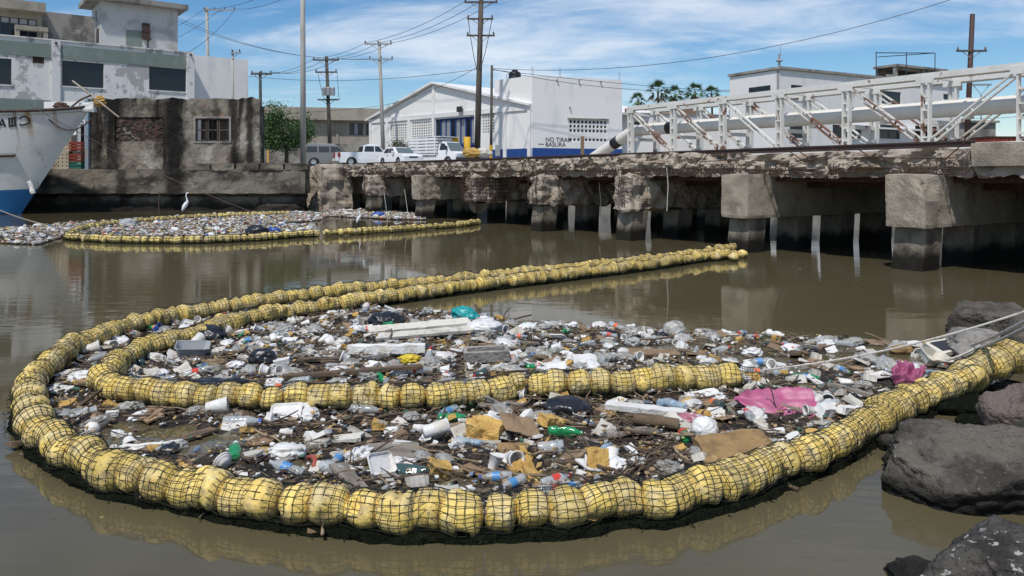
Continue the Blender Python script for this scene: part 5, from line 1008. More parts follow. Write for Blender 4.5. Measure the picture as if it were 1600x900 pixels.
# ------------------------------------------------------------------ rocks on the near bank
rock('shore_rock', 1528, 740, .74, .50, .42, 21, M['rock'], 'big dark flat topped rock beside the outer boom', z=.12, amp=.30, sub=6, rz=-.25, freq=.9)
rock('shore_rock', 1570, 930, .44, .42, .34, 24, M['rockspot'], 'dark rock spotted with white droppings at the water edge', z=.0, amp=.35, sub=6, freq=1.1)
rock('shore_rock', 1440, 905, .18, .2, .10, 27, M['rock'], 'small wet stone beside the white spotted rock', z=0, amp=.3, sub=5)
rock('shore_rock', 1622, 655, .34, .34, .32, 30, M['rockred'], 'reddish brown rock below the end of the outer boom', z=.30, amp=.30, sub=5)
rock('shore_rock', 1575, 520, .75, .6, .42, 33, M['rock'], 'dark humped rock behind the boom end', z=.15, amp=.35, sub=5)
rock('shore_rock', 1522, 545, .42, .36, .26, 36, M['rocklight'], 'smooth pale grey rock beside the discarded panel', z=.10, amp=.25, sub=5)
rock('shore_rock', 1640, 560, .6, .5, .5, 39, M['rock'], 'dark rock under the knotted ropes', z=.1, amp=.35, sub=5)
rock('shore_rock', 1405, 700, .16, .14, .10, 41, M['rock'], 'low dark stone between the boom and the big flat rock', z=.02, amp=.35, sub=5)
rock('shore_rock', 1520, 640, .40, .25, .14, 43, M['weed'], 'weed covered low rock under the outer boom', z=.02, amp=.4, sub=5)
rock('shore_rock', 1640, 730, .5, .4, .35, 45, M['rock'], 'dark rock wedged behind the big flat topped one', z=.1, amp=.35, sub=5)

r_ = random.Random(9)
for k in range(14):
    px_, py_ = (r_.uniform(1455, 1600), r_.uniform(612, 668)) if k < 9 else (r_.uniform(1560, 1640), r_.uniform(690, 800))
    f_ = r_.uniform(.08, .17); rock('shore_stone', px_, py_, f_*1.3, f_, f_*.7, 60+k, M['rock'] if k % 3 else M['weed'], 'small wet stone among the rubble between boom and big rock' if k < 9 else 'small dark stone wedged around the big flat topped rock', z=.03, amp=.35, sub=4, grp='small stones by the boom end' if k < 9 else 'small stones round the big rock')
# ------------------------------------------------------------------ egrets
def egret(px, py, hgt, yaw, label, zf=.1):
    e = empty('egret', G(px, py, zf), yaw, label, 'bird'); s_ = hgt; mb = MB()
    mb.tube([(-.13,0,.24),(-.10,0,.32),(-.04,0,.44),(.03,0,.56),(.07,0,.64),(.05,0,.73),(.02,0,.82),(.02,0,.90),(.05,0,.955),(.09,0,.965),(.12,0,.96)], [.012,.05,.085,.075,.045,.026,.022,.022,.030,.026,.012], 12); o = mb.build('body', M['egret'], e, True)
    mb = MB(); mb.tube([(.11,0,.962),(.23,0,.945)], [.013,.002], 6); mb.build('bill', M['beak'], e)
    for sg in (-1, 1): mb = MB(); mb.tube([(-.03,sg*.03,.40),(-.01,sg*.03,.2),(-.02,sg*.03,.01),(.05,sg*.03,.0)], .009, 5); mb.build('leg', M['legdark'], e)
    e.scale = (s_, s_, s_)
egret(290, 340, 1.35, .3, 'white egret standing tall on the far boom by the quay', .3)
egret(561, 357, .98, -.2, 'smaller white egret standing in the water near the bridge piles', .02)

# ------------------------------------------------------------------ floating litter
def inside(p, poly):
    c = False; n = len(poly); j = n-1
    for i in range(n):
        xi, yi = poly[i]; xj, yj = poly[j]
        if (yi > p[1]) != (yj > p[1]) and p[0] < (xj-xi)*(p[1]-yi)/(yj-yi)+xi: c = not c
        j = i
    return c
TOPE = [(1575,545),(1500,543),(1420,537),(1340,532),(1250,527),(1160,523),(1060,519),(960,512),(880,508),(790,502),(720,494),(668,487),(610,486),(560,474)]
poly = [(p.x, p.y) for p in outer if PX(p)[0] < 1575 and (PX(p)[1] > 462)]+[(G(*q).x, G(*q).y) for q in TOPE]
open_px = [((275,682),70,22), ((205,665),40,10), ((1010,545),60,6), ((1120,560),70,6), ((1290,560),80,9), ((1400,560),60,10), ((300,700),40,16), ((355,690),35,12), ((1350,545),60,5)]
def openness(q):
    return max([0]+[1-math.hypot((q[0]-c[0])/a, (q[1]-c[1])/b) for c, a, b in open_px])
# the wet mat of rotting stuff the litter lies on
xs_ = [p[0] for p in poly]; ys_ = [p[1] for p in poly]; X0, X1, Y0, Y1 = min(xs_), max(xs_), min(ys_), max(ys_); st = .055
nx_, ny_ = int((X1-X0)/st)+1, int((Y1-Y0)/st)+1; vid = {}; mb = MB()
def matz(x, y):
    q = PX((x, y, 0)); return .014+.05*fbm(Vector((x*1.3, y*1.3, 2)), 3)+.035*fbm(Vector((x*7, y*7, 5)), 3)-.12*max(0, openness(q))-(.02 if q[0] > 1000 and q[1] < 600 else 0)
for j in range(ny_):
    for i in range(nx_):
        x, y = X0+i*st, Y0+j*st
        if inside((x, y), poly): vid[i, j] = len(mb.v); mb.v.append((x, y, max(-.05, matz(x, y))))
for (i, j), v in list(vid.items()):
    if (i+1, j) in vid and (i, j+1) in vid and (i+1, j+1) in vid: mb.f.append((v, vid[i+1, j], vid[i+1, j+1], vid[i, j+1]))
tag(mb.build('debris_mat', M['mud'], None, True), 'dark wet mat of rotting plant scraps held by the booms', 'debris', kind='stuff')
def zone(p):
    q = PX((p[0], p[1], .1))
    def iy(pts, x):
        for a, b in zip(pts, pts[1:]):
            if min(a[0], b[0]) <= x <= max(a[0], b[0]) and a[0] != b[0]: return a[1]+(b[1]-a[1])*(x-a[0])/(b[0]-a[0])
    lowb = iy(INN[18:], q[0]); upb = iy(INN[:19], q[0])
    if q[0] < 1190 and lowb and upb and upb+4 < q[1] < lowb-14: return 'A'
    if upb and q[1] < upb-3 and q[0] < 560: return 'D'
    if q[0] > 1000 and q[1] < 640-(q[0]-1000)*.02 and (q[0] > 1190 or not lowb or q[1] < lowb-14): return 'C'
    return 'B'
LMK = [((725,497),'the teal bag'),((760,560),'the concrete trough'),((410,566),'the tied black bag'),((1215,636),'the bright pink sheet'),((1150,710),'the brown foam slab'),((757,682),'the tan sponge block'),((607,705),'the grey weathered board'),((322,646),'the large foam cup'),((250,700),'the open pool'),((300,550),'the grey plastic box'),((655,515),'the long cream board'),((868,578),'the closed foam box'),((1412,594),'the magenta cloth'),((1101,674),'the round knotted bag'),((338,601),'the flattened black bag'),((1010,643),'the long foam strip'),((130,632),'the forked driftwood'),((243,518),'the small blue tub'),((604,508),'the ragged black bag'),((1054,520),'the puffed clear bag'),((500,740),'the red hose'),((868,755),'the red wrapped bottles'),((560,588),'the long brown plank'),((1015,552),'the brown board'),((1320,560),'the tether rope'),((700,745),'the straight slanting stick'),((885,638),'the glossy black bag'),((450,530),'the torn black bag'),((480,680),'the wrinkled white bag'),((950,720),'the ochre torn card'),((940,580),'the inner boom rim'),((110,590),'the heaped white bag')]
def near_(p, zn):
    return 'near '+min(LMK, key=lambda l: (G(*l[0]).x-p[0])**2+(G(*l[0]).y-p[1])**2)[1]
ZT_ = {'A': 'in the curl of the inner boom', 'B': 'between the inner and outer booms', 'C': 'in the dark scum towards the rocks', 'D': 'in the strip between the two boom strands'}
# tiny scraps, twigs and flakes: uncountable
def scraps(name, label, n, sampler, size, zfun, seed, cols, mudshare=.5):
    r_ = random.Random(seed); mb = MB(); mb.c = []; k = 0
    while k < n:
        p = sampler(r_)
        if p is None: continue
        k += 1; z = zfun(*p); t_ = r_.random(); a = r_.uniform(0, 6.28); s_ = size*r_.uniform(.4, 1.4); c = Vector((p[0], p[1], z+r_.uniform(.0, .05 if z >= 0 else .012)))
        if t_ < mudshare:        # twig
            l = s_*r_.uniform(1.2, 4.0); d = Vector((math.cos(a), math.sin(a), r_.uniform(-.25,.25)))*l*.5; w_ = Vector((-math.sin(a), math.cos(a), .4))*s_*.07; u_ = Vector((0,0,s_*.10)); mb.add([c-d-w_, c-d+w_, c+d+w_*.5, c+d-w_*.5, c-d+u_, c+d+u_], [(0,1,4),(3,5,2),(0,4,5,3),(1,2,5,4)]); col = r_.choice(((.12,.078,.045),(.06,.04,.025),(.19,.135,.08),(.035,.026,.018),(.27,.205,.13),(.15,.09,.05)))
            mb.c += [(*col, 1)]*6
        else:                    # flake with a little thickness
            pts = []; m_ = r_.choice((4, 5, 6)); tl = Vector((r_.uniform(-.5,.5), r_.uniform(-.5,.5), 1)).normalized()
            ax = tl.orthogonal().normalized(); bx = tl.cross(ax)
            for j in range(m_): th = 2*PI*j/m_+a; rr_ = s_*r_.uniform(.3, .62); pts.append(c+ax*math.cos(th)*rr_+bx*math.sin(th)*rr_*.8)
            up = tl*s_*r_.uniform(.08, .35); mb.add(pts+[q+up for q in pts], [tuple(range(m_, 2*m_))]+[(j, (j+1) % m_, m_+(j+1) % m_, m_+j) for j in range(m_)]); col = r_.choice(cols); f_ = r_.uniform(.75, 1.15); mb.c += [(col[0]*f_, col[1]*f_, col[2]*f_, 1)]*(2*m_)
    return tag(mb.build(name, M['chips']), label, 'litter', kind='stuff')
PAL = [(.68,.66,.62)]*4+[(.50,.46,.39)]*4+[(.36,.25,.14)]*5+[(.50,.33,.12)]*3+[(.09,.06,.04)]*6+[(.30,.31,.30)]*2+[(.06,.17,.11),(.02,.02,.022),(.14,.20,.30)]
def samp(r_):
    p = (r_.uniform(X0, X1), r_.uniform(Y0, Y1))
    if not inside(p, poly): return None
    q = PX((*p, 0)); o_ = openness(q)
    if o_ > .15 and r_.random() < .93: return None
    if zone(p) == 'C' and r_.random() < .55: return None
    return p
scraps('litter', 'small flakes and twigs strewn over the debris mat inside the booms', 19000, samp, .044, lambda x, y: max(.0, matz(x, y)), 3, PAL, .66)
scraps('litter', 'thumb sized foam and plastic flakes strewn over the debris mat', 2800, samp, .064, lambda x, y: max(.0, matz(x, y))+.01, 4, PAL+[(.70,.68,.63)]*3, .40)

def sampw(r_):
    p = (r_.uniform(-9, 9), r_.uniform(4.6, 24))
    if inside(p, poly) or noise.noise(Vector((p[0]*.5, p[1]*.35, 9))) < .12: return None
    q = PX((*p, 0)); return p if 0 < q[0] < 1420 else None
scraps('litter', 'stray leaf flecks and twigs drifting on open water outside the booms', 260, sampw, .026, lambda x, y: -.012, 12, PAL, .6)
# --- item meshes (several shapes of each kind)
def crumple(i, sx, sy, sz_, amp, freq, m, nm, sub=4):
    mb = MB(); vs, fs = blob(sub, sx, sy, sz_, amp, freq, i, True, 3); mb.add(vs, fs); return mb.mesh(nm, m, sub > 3)
def bottle_mb(i, crushed):
    mb = MB(); L = .26; prof = [(.004,0),(.030,.0),(.036,.008),(.036,.05),(.034,.055),(.036,.062),(.034,.095),(.036,.10),(.036,.155),(.030,.19),(.016,.222),(.0135,.226),(.0135,.245)]
    prof = [(r, z) for r, z in prof]; fine = []
    for (a, b) in zip(prof, prof[1:]):
        for k in range(2): fine.append((a[0]+(b[0]-a[0])*k/2, a[1]+(b[1]-a[1])*k/2))
    fine.append(prof[-1]); mb.lathe(fine, 14)
    for k, p in enumerate(mb.v):
        v = Vector(p); 
        if crushed and v.z < .2:
            h = noise.noise(Vector((v.z*14, i*3.3, 0))); v.x *= .62+.45*h; v.y *= 1.1; v.x += .012*noise.noise(Vector((v.y*40, v.z*30, i)))
        v.x += .006*noise.noise(v*30+Vector((i, 0, 0))); mb.v[k] = (v.z-.12, v.x, v.y)
    return mb
BOT = {k: [bottle_mb(i, i % 2 == 1).mesh('bottle', M[k], True) for i in range(4)] for k in ('pet', 'petblue', 'petgreen', 'petdark')}
capm = {k: MB().lathe([(.002,.0),(.017,.0),(.018,.004),(.018,.020),(.002,.021)], 12, Matrix.Translation((.108,0,0)) @ Matrix.Rotation(PI/2, 4, 'Y')).mesh('cap', M[k]) for k in ('capred', 'capblue', 'capwhite', 'capgreen')}
labm = {k: MB().lathe([(.0375,-.03),(.0375,.03)], 14, Matrix.Translation((-.0,0,0)) @ Matrix.Rotation(PI/2, 4, 'Y')).mesh('wrapper', M[k], True) for k in ('labred', 'labblue', 'laborange')}
def cup_mesh(h, r0, r1, m, nm='cup'):
    mb = MB(); mb.lathe([(.002,.0),(r0,.0),(r0*1.02,.01),(r0+(r1-r0)*.35,h*.35),(r0+(r1-r0)*.36+.002,h*.37),(r1,h-.012),(r1+.006,h-.012),(r1+.007,h),(r1-.001,h),(r1-.004,h-.02),(r0-.002,.012),(.002,.011)], 20, Matrix.Rotation(PI/2, 4, 'Y')); return mb.mesh(nm, m, True)
CUP = [cup_mesh(.13, .028, .045, M['foam']), cup_mesh(.10, .03, .042, M['foam']), cup_mesh(.07, .036, .048, M['foam'])]; CUPBIG = cup_mesh(.25, .062, .088, M['foam']); TUB = cup_mesh(.28, .066, .076, M['foam'])
def tray_mesh(l, w_, h, m, dent=0):
    mb = MB(); n = 5
    def ring(a, b, z): return [(x, y, z+dent*noise.noise(Vector((x*6, y*6, dent*90)))) for x, y in ((-a,-b*.8),(-a*.8,-b),(a*.8,-b),(a,-b*.8),(a,b*.8),(a*.8,b),(-a*.8,b),(-a,b*.8))]
    rs = [ring(l*.40, w_*.38, 0), ring(l*.5, w_*.5, h), ring(l*.53, w_*.53, h), ring(l*.53, w_*.53, h-.012), ring(l*.49, w_*.49, h-.014), ring(l*.385, w_*.365, .012)]
    vs = [p for r in rs for p in r]; fs = [(k*8+j, k*8+(j+1) % 8, (k+1)*8+(j+1) % 8, (k+1)*8+j) for k in (0, 1, 2, 3, 4) for j in range(8)]
    fs = [f[::-1] for f in fs]+[tuple(range(8)), tuple(40+j for j in range(8))[::-1]]; mb.add(vs, fs); return mb.mesh('tray', m)
TRAY = [tray_mesh(.24, .18, .03, M['foam'], .02), tray_mesh(.20, .14, .035, M['foam'], .05), tray_mesh(.15, .15, .05, M['foam'], .04), tray_mesh(.22, .2, .04, M['bagclear'], .05)]
def chunk(i, sx, sy, sz_, m, nm, amp=.22, sub=2):
    mb = MB(); rough_box(mb, -sx, sx, -sy, sy, -sz_, sz_, min(sx, sy)/2.2, amp*min(sx, sy), 9, i, rnd=.0)
    for k, p in enumerate(mb.v): v = Vector(p); f_ = 1+.22*noise.noise(Vector((math.atan2(v.y, v.x)*1.4, i*5.1, 0))); mb.v[k] = (v.x*f_, v.y*f_, v.z+.25*sz_*noise.noise(v*8))
    return mb.mesh(nm, m)
FOAM = [chunk(i, *s, M['foam'], 'foam_piece') for i, s in enumerate(((.07,.05,.014),(.05,.05,.02),(.10,.045,.012),(.06,.035,.03),(.085,.06,.008),(.045,.03,.018)))]
FOAMD = [chunk(i+9, *s, M['foamdirty'], 'foam_piece') for i, s in enumerate(((.075,.05,.016),(.05,.04,.025),(.11,.05,.012),(.06,.05,.03)))]
SPON = [chunk(i+20, *s, M['sponge'], 'sponge_piece', .35) for i, s in enumerate(((.07,.05,.025),(.06,.06,.035),(.10,.05,.02)))]
CARD = [chunk(i+30, *s, M['cardboard'], 'cardboard_piece', .12) for i, s in enumerate(((.13,.09,.006),(.10,.06,.008),(.16,.06,.01),(.09,.09,.012)))]
BAGW = [crumple(i, .10, .07, .045, .35, 1.7, M['bagwhite'], 'plastic_bag') for i in range(4)]; BAGC = [crumple(i+7, .11, .08, .045, .4, 1.8, M['bagclear'], 'plastic_bag') for i in range(4)]; BAGK = [crumple(i+3, .13, .09, .05, .4, 1.6, M['bagblack'], 'plastic_bag') for i in range(3)]
PLK = [chunk(i+40, l, w_, .012, M[m], 'plank', .05) for i, (l, w_, m) in enumerate(((.26,.035,'wood'),(.20,.05,'wood'),(.34,.03,'greywood'),(.18,.06,'greywood')))]
def stick_mesh(i, l, r):
    r_ = random.Random(i); mb = MB(); n = 8; p = [Vector((-l/2+l*k/(n-1), .06*l*noise.noise(Vector((k*.5, i, 0)))*2, .04*l*noise.noise(Vector((k*.5, i, 7))))) for k in range(n)]; mb.tube(p, [r*(1-.5*k/n) for k in range(n)], 5)
    if i % 2: a = p[4]; mb.tube([a, a+Vector((.10*l, .10*l, .05*l)), a+Vector((.22*l, .13*l, .10*l))], [r*.6, r*.5, r*.3], 5)
    if i % 3 == 0: a = p[2]; mb.tube([a, a+Vector((.12*l, -.09*l, .06*l))], [r*.6, r*.3], 5)
    return mb.mesh('stick', M['stick'], True)
STK = [stick_mesh(i, .22+.08*i, .0065+.0018*(i % 4)) for i in range(8)]
r_ = random.Random(77)
def place(nm, me, p, label, cat, grp, sc=1., tilt=.3, rise=.0, yaw=None, rot=None):
    z = max(.0, matz(p[0], p[1]))+rise; sc = sc*(1.22 if grp else 1.); o = link(nm, me, None, (p[0], p[1], z), rot or (r_.uniform(-tilt, tilt), r_.uniform(-tilt, tilt), r_.uniform(0, 6.28) if yaw is None else yaw), sc); tag(o, label, cat, grp); return o
CAPN = {'capred': 'red', 'capblue': 'blue', 'capwhite': 'white', 'capgreen': 'green'}; LABN = {'labred': 'red', 'labblue': 'blue', 'laborange': 'orange'}
def bottle(p, zn, kind='pet', cap=None, lab=None, sc=None, yaw=None, tilt=.25, label=None, i=None):
    names = {'pet': 'clear', 'petblue': 'pale blue', 'petgreen': 'bright green', 'petdark': 'dark green'}
    i = r_.randrange(4) if i is None else i; t_ = ('crushed ' if i % 2 else '')+names[kind]+' plastic bottle'+(f' with {CAPN[cap]} cap' if cap else ' without cap')+(f' and {LABN[lab]} wrapper' if lab else '')
    sc = sc or r_.uniform(.8, 1.15); o = place('bottle', BOT[kind][i], p, label or t_+' '+near_(p, zn), 'bottle', None if label else 'plastic bottles among the litter', sc, tilt, .032*sc, yaw)
    o.rotation_euler[0] = r_.uniform(0, 6.28)
    if cap: link('cap', capm[cap], o)
    if lab and not i % 2: link('wrapper', labm[lab], o)
    return o
def rnd_in(zs):
    while True:
        p = samp(r_)
        if p and zone(p) in zs: return p, zone(p)
used_n = {}
def scatter(n, weights, fn):
    zs = list(weights); ws = [weights[z] for z in zs]
    for _ in range(n): z = r_.choices(zs, ws)[0]; p, zn = rnd_in((z,)); fn(p, zn)
def f_foam(p, zn): place('foam_piece', r_.choice(FOAM), p, 'broken white foam piece '+near_(p, zn), 'foam', 'white foam pieces', r_.uniform(.6, 1.5), .45, .02)
def f_foamd(p, zn): place('dirty_foam_scrap', r_.choice(FOAMD), p, 'dirty greyish foam piece '+near_(p, zn), 'foam', 'dirty foam pieces', r_.uniform(.6, 1.5), .45, .02)
def f_spon(p, zn): place('sponge_piece', r_.choice(SPON), p, 'torn tan sponge piece '+near_(p, zn), 'sponge', 'tan sponge pieces', r_.uniform(.5, 1.2), .4, .02)
def f_card(p, zn): place('cardboard_piece', r_.choice(CARD), p, 'sodden brown cardboard piece '+near_(p, zn), 'cardboard', 'cardboard pieces', r_.uniform(.6, 1.2), .25, .015)
def f_bagw(p, zn): place('white_bag', r_.choice(BAGW), p, 'crumpled white plastic bag '+near_(p, zn), 'bag', 'white plastic bags', r_.uniform(.55, 1.25), .4, .02)
def f_bagc(p, zn): place('clear_bag', r_.choice(BAGC), p, 'crumpled translucent plastic bag '+near_(p, zn), 'bag', 'clear plastic bags', r_.uniform(.55, 1.25), .4, .02)
def f_bagk(p, zn): place('black_bag', r_.choice(BAGK), p, 'small crumpled black plastic bag '+near_(p, zn), 'bag', 'black plastic bags', r_.uniform(.4, .8), .3, .01)
def f_cup(p, zn): place('cup', r_.choice(CUP), p, 'white foam cup lying '+near_(p, zn), 'cup', 'white foam cups', r_.uniform(.8, 1.3), .5, .04)
def f_tray(p, zn): k = r_.randrange(4); place('food_tray', TRAY[k], p, ('white foam' if k < 3 else 'clear plastic')+' food tray '+near_(p, zn), 'tray', 'food trays', r_.uniform(.6, 1.1), .5, .015)
def f_plk(p, zn): k = r_.randrange(4); place('plank', PLK[k], p, ('brown' if k < 2 else 'grey')+' wood plank '+near_(p, zn), 'plank', 'wood planks', r_.uniform(.6, 1.3), .15, .025)
def f_stk(p, zn): place('stick', r_.choice(STK), p, 'bare brown stick '+near_(p, zn), 'stick', 'bare sticks', r_.uniform(.6, 1.5), .22, .03)
TWG = []
for me_ in STK:
    m2_ = me_.copy(); m2_.materials[0] = M['drycane']; TWG.append(m2_)
def f_twg(p, zn): place('dry_cane', r_.choice(TWG), p, 'pale dry cane '+near_(p, zn), 'cane', 'pale dry canes', r_.uniform(.55, 1.2), .22, .04)
def f_bot(p, zn): bottle(p, zn, r_.choices(('pet','petblue','petgreen','petdark'), (10,2,1.2,1.2))[0], r_.choice(('capred','capblue','capwhite','capgreen',None,None,None,None,None)), r_.choice((None,None,'labred','labblue','laborange')))
W1 = {'A': 6, 'B': 3, 'C': 1.2, 'D': 1}; W2 = {'A': 3, 'B': 4, 'C': 1, 'D': .6}
scatter(225, W1, f_foam); scatter(215, W1, f_foamd); scatter(90, W2, f_spon); scatter(110, W2, f_card); scatter(105, W1, f_bagw); scatter(150, W1, f_bagc); scatter(24, W1, f_bagk)
scatter(60, W1, f_cup); scatter(45, W1, f_tray); scatter(80, W2, f_plk); scatter(280, W2, f_stk); scatter(200, W2, f_twg); scatter(165, W1, f_bot)
# --- pieces one can point at
def Hp(px, py): p = G(px, py, .05); return (p.x, p.y)
def hero(nm, me, px, py, label, cat, sc=1., rise=.04, rot=(0,0,0)): return place(nm, me, Hp(px, py), label, cat, None, sc, 0, rise, 0, rot)
hero('foam_cup', CUPBIG, 322, 646, 'large white foam cup on its side below the inner boom', 'cup', .85, .085, (0, -.12, .25))
hero('foam_cup', CUP[2], 356, 662, 'small upturned foam cup beside the large one', 'cup', 1.5, .06, (0, PI/2, 0))
bottle(Hp(378, 658), 'B', 'pet', 'capblue', None, 1.5, .1, .05, 'clear bottle with blue cap lying beside the small upturned cup', 0)
hero('food_tray', TRAY[0], 447, 648, 'open white foam tray propped below the inner boom', 'tray', 1.25, .05, (.45, 0, .1))
bottle(Hp(572, 642), 'B', 'pet', 'capred', None, 1.35, -.1, .05, 'clear bottle with red cap just below the inner boom floats', 0)
hero('wood_board', chunk(61, .28, .17, .02, M['greywood'], 'wood_board', .05), 607, 707, 'square grey weathered board lying flat on the mat', 'board', 1, .04, (.12, .03, .12))
hero('foam_tub', TUB, 662, 689, 'long white foam tub tipped over beside the grey board', 'tub', .85, .09, (0, -.18, .4))
hero('sponge_block', chunk(62, .17, .13, .085, M['sponge'], 'sponge_block', .35), 757, 682, 'large torn tan sponge block in the middle of the litter', 'sponge', 1, .08, (.1, .1, -.25))
hero('cardboard_sheet', chunk(63, .20, .13, .01, M['cardboard'], 'cardboard_sheet', .1), 812, 676, 'brown sodden cardboard sheet leaning on the tan sponge block', 'cardboard', 1, .09, (.5, .35, .5))
hero('cardboard_sheet', chunk(64, .16, .09, .01, M['slab'], 'cardboard_sheet', .1), 805, 702, 'tawny triangular board scrap below the tan sponge block', 'board', 1, .05, (.3, .1, .3))
hero('sponge_block', chunk(65, .11, .08, .05, M['sponge'], 'sponge_block', .35), 862, 664, 'tan sponge lump beside the bright green bottle', 'sponge', 1, .06, (.1, .2, .6))
bottle(Hp(883, 677), 'B', 'petgreen', None, None, 1.35, -.25, .1, 'crushed bright green bottle next to the tan sponge lump', 1)
bottle(Hp(706, 654), 'B', 'petgreen', None, None, 1.1, .1, .1, 'crushed green bottle alone on dark twigs below the inner boom', 3)
hero('rubbish_bag', crumple(71, .26, .18, .11, .22, 1.5, M['bagblack'], 'rubbish_bag'), 885, 638, 'glossy black rubbish bag just below the inner boom', 'bag', 1, .05)
hero('foam_strip', chunk(66, .40, .06, .03, M['foam'], 'foam_strip', .1), 1010, 643, 'long white foam strip by the end of the inner boom', 'foam', 1, .06, (.1, .05, -.22))
bottle(Hp(1050, 634), 'B', 'petblue', None, None, 1.5, 2.2, .35, 'pale blue bottle standing up behind the long white foam strip', 0)
# pink sheets
def sheet(i, lx, ly, m, nm, amp=.05, fr_=3.):
    mb = MB(); n = 22; vs = []
    for b in range(n+1):
        for a in range(n+1):
            x, y = (a/n-.5), (b/n-.5); k = 1-.25*abs(y+.2)+.06*noise.noise(Vector((y*5, i, 2))); vs.append((x*lx*k, y*ly*(.25+.75*min(1, (x+.5)*2.2))*(1-.25*max(0, x))+.05*x+.03*noise.noise(Vector((x*6, i*3, y))), amp*.6*math.sin((x*2+y*7+.6*noise.noise(Vector((x*3, y*3, i))))*2.2)*.35+amp*fbm(Vector((x*fr_, y*fr_, i)), 3)+.05*abs(x)))
    o_ = len(vs); fs = [(b*(n+1)+a, b*(n+1)+a+1, (b+1)*(n+1)+a+1, (b+1)*(n+1)+a) for b in range(n) for a in range(n)]; vs2 = [(x, y, z-.006) for x, y, z in vs]
    mb.add(vs+vs2, fs+[tuple(q+o_ for q in f[::-1]) for f in fs]); return mb.mesh(nm, m, True)
hero('plastic_sheet', sheet(1, .95, .62, M['pink'], 'plastic_sheet', .08), 1215, 636, 'bright pink plastic sheet spread beside the inner boom end', 'sheet', 1, .07, (.22, .06, -.1))
hero('plastic_sheet', sheet(2, .50, .30, M['pinkdark'], 'plastic_sheet', .12, 5), 1412, 594, 'smaller magenta cloth caught against the outer boom', 'sheet', 1, .12, (.3, -.15, .45))
hero('stick', STK[5], 1208, 640, 'upright brown stick poking through the pink sheet', 'stick', 1.0, .16, (.1, 1.25, .4))
hero('sponge_slab', chunk(67, .34, .22, .055, M['slab'], 'sponge_slab', .12), 1150, 712, 'big wet brown foam slab leaning towards the outer boom', 'slab', 1, .09, (.22, -.08, .12))
hero('plastic_bag', crumple(72, .12, .11, .10, .18, 3.2, M['bagwhite'], 'plastic_bag'), 1101, 674, 'round knotted white bag of fine wrinkles above the brown slab', 'bag', 1, .08)
mbx = MB(); mbx.tube([(-.22,0,0), (0,.01,.0), (.22,0,0)], [.055,.06,.058], 14, False); mbx.tube([(.22,0,0), (-.2,0,0)], [.048,.045], 14, False); mbx.add(*(lambda q: (q[0], q[1]))(([(.22, .058*math.cos(2*PI*j/14), .058*math.sin(2*PI*j/14)) for j in range(14)]+[(.22, .048*math.cos(2*PI*j/14), .048*math.sin(2*PI*j/14)) for j in range(14)], [(j, (j+1) % 14, 14+(j+1) % 14, 14+j) for j in range(14)])))
hero('drain_pipe', mbx.mesh('drain_pipe', M['wood'], True), 1025, 664, 'short hollow brown pipe below the long white foam strip', 'pipe', 1, .06, (0, .06, -.25))
hero('rubbish_bag', crumple(73, .17, .14, .12, .22, 1.6, M['bagblack'], 'rubbish_bag'), 410, 566, 'tied black rubbish bag inside the inner boom', 'bag', 1, .10)
hero('rubbish_bag', crumple(74, .34, .14, .06, .3, 1.7, M['bagblack'], 'rubbish_bag'), 338, 601, 'flattened long black bag against the inner boom', 'bag', 1, .06, (0, 0, .1))
hero('rubbish_bag', crumple(75, .26, .18, .13, .3, 1.7, M['bagblack'], 'rubbish_bag'), 328, 530, 'torn black bag draped over the upper inner boom', 'bag', 1, .10, (0, .1, -.5))
hero('rubbish_bag', crumple(76, .26, .20, .13, .3, 1.8, M['bagblack'], 'rubbish_bag'), 604, 508, 'ragged black bag at the far edge of the litter', 'bag', 1, .10)
hero('plastic_bag', crumple(77, .22, .14, .13, .35, 1.7, M['bagteal'], 'plastic_bag'), 727, 499, 'bright teal plastic bag at the far edge of the litter', 'bag', 1, .10, (0, .25, -.3))
hero('foam_board', chunk(68, .80, .12, .025, M['cream'], 'foam_board', .05), 655, 515, 'long cream board slanting beside the teal bag', 'board', 1, .10, (.2, -.03, .30))
hero('foam_board', chunk(69, .72, .085, .022, M['foamdirty'], 'foam_board', .06), 668, 527, 'second long pale board lying in front of the cream board', 'board', 1, .10, (.25, -.03, .26))
hero('foam_beam', chunk(70, .52, .07, .06, M['foam'], 'foam_beam', .1), 605, 552, 'thick white foam beam behind the concrete trough', 'foam', 1, .08, (0, .0, .08))
tb = MB(); tb.wall(-.30, .30, -.11, .11, 0, .02); th_ = MB(); th_.wall(-.30, .30, -.12, .12, 0, .14, [(-.25, .25, -.07, .07)])
th2 = MB(); th2.v = [(x, z, .15-y) for x, y, z in th_.v]; th2.f = th_.f; th2.box(-.29, .29, -.11, .11, .0, .03)
hero('concrete_trough', th2.mesh('concrete_trough', M['blockgrey']), 760, 563, 'small grey concrete trough amid the litter', 'trough', 1, .04, (.16, -.03, .10))
hero('plastic_crate', tray_mesh(.42, .28, .14, M['greyplastic'], .02), 300, 553, 'grey plastic box tipped open inside the inner boom', 'box', 1, .03, (.2, .1, .3))
hero('plastic_bag', crumple(78, .27, .18, .12, .28, 2.4, M['bagwhite'], 'plastic_bag'), 757, 520, 'big white crinkled bag beside the long pale boards', 'bag', 1, .10)
bottle(Hp(668, 560), 'A', 'pet', 'capred', 'labred', 1.3, 1.2, .1, 'clear bottle with red wrapper upright beside the foam beam', 0).rotation_euler = (0, -1.25, .3)
hero('food_tray', TRAY[1], 868, 578, 'closed white foam box near the inner boom rim', 'tray', 1.3, .05, (.25, 0, .05))
hero('foam_piece', FOAM[4], 915, 570, 'broad white foam sheet next to the closed foam box', 'foam', 2.1, .07, (.4, .1, .3))
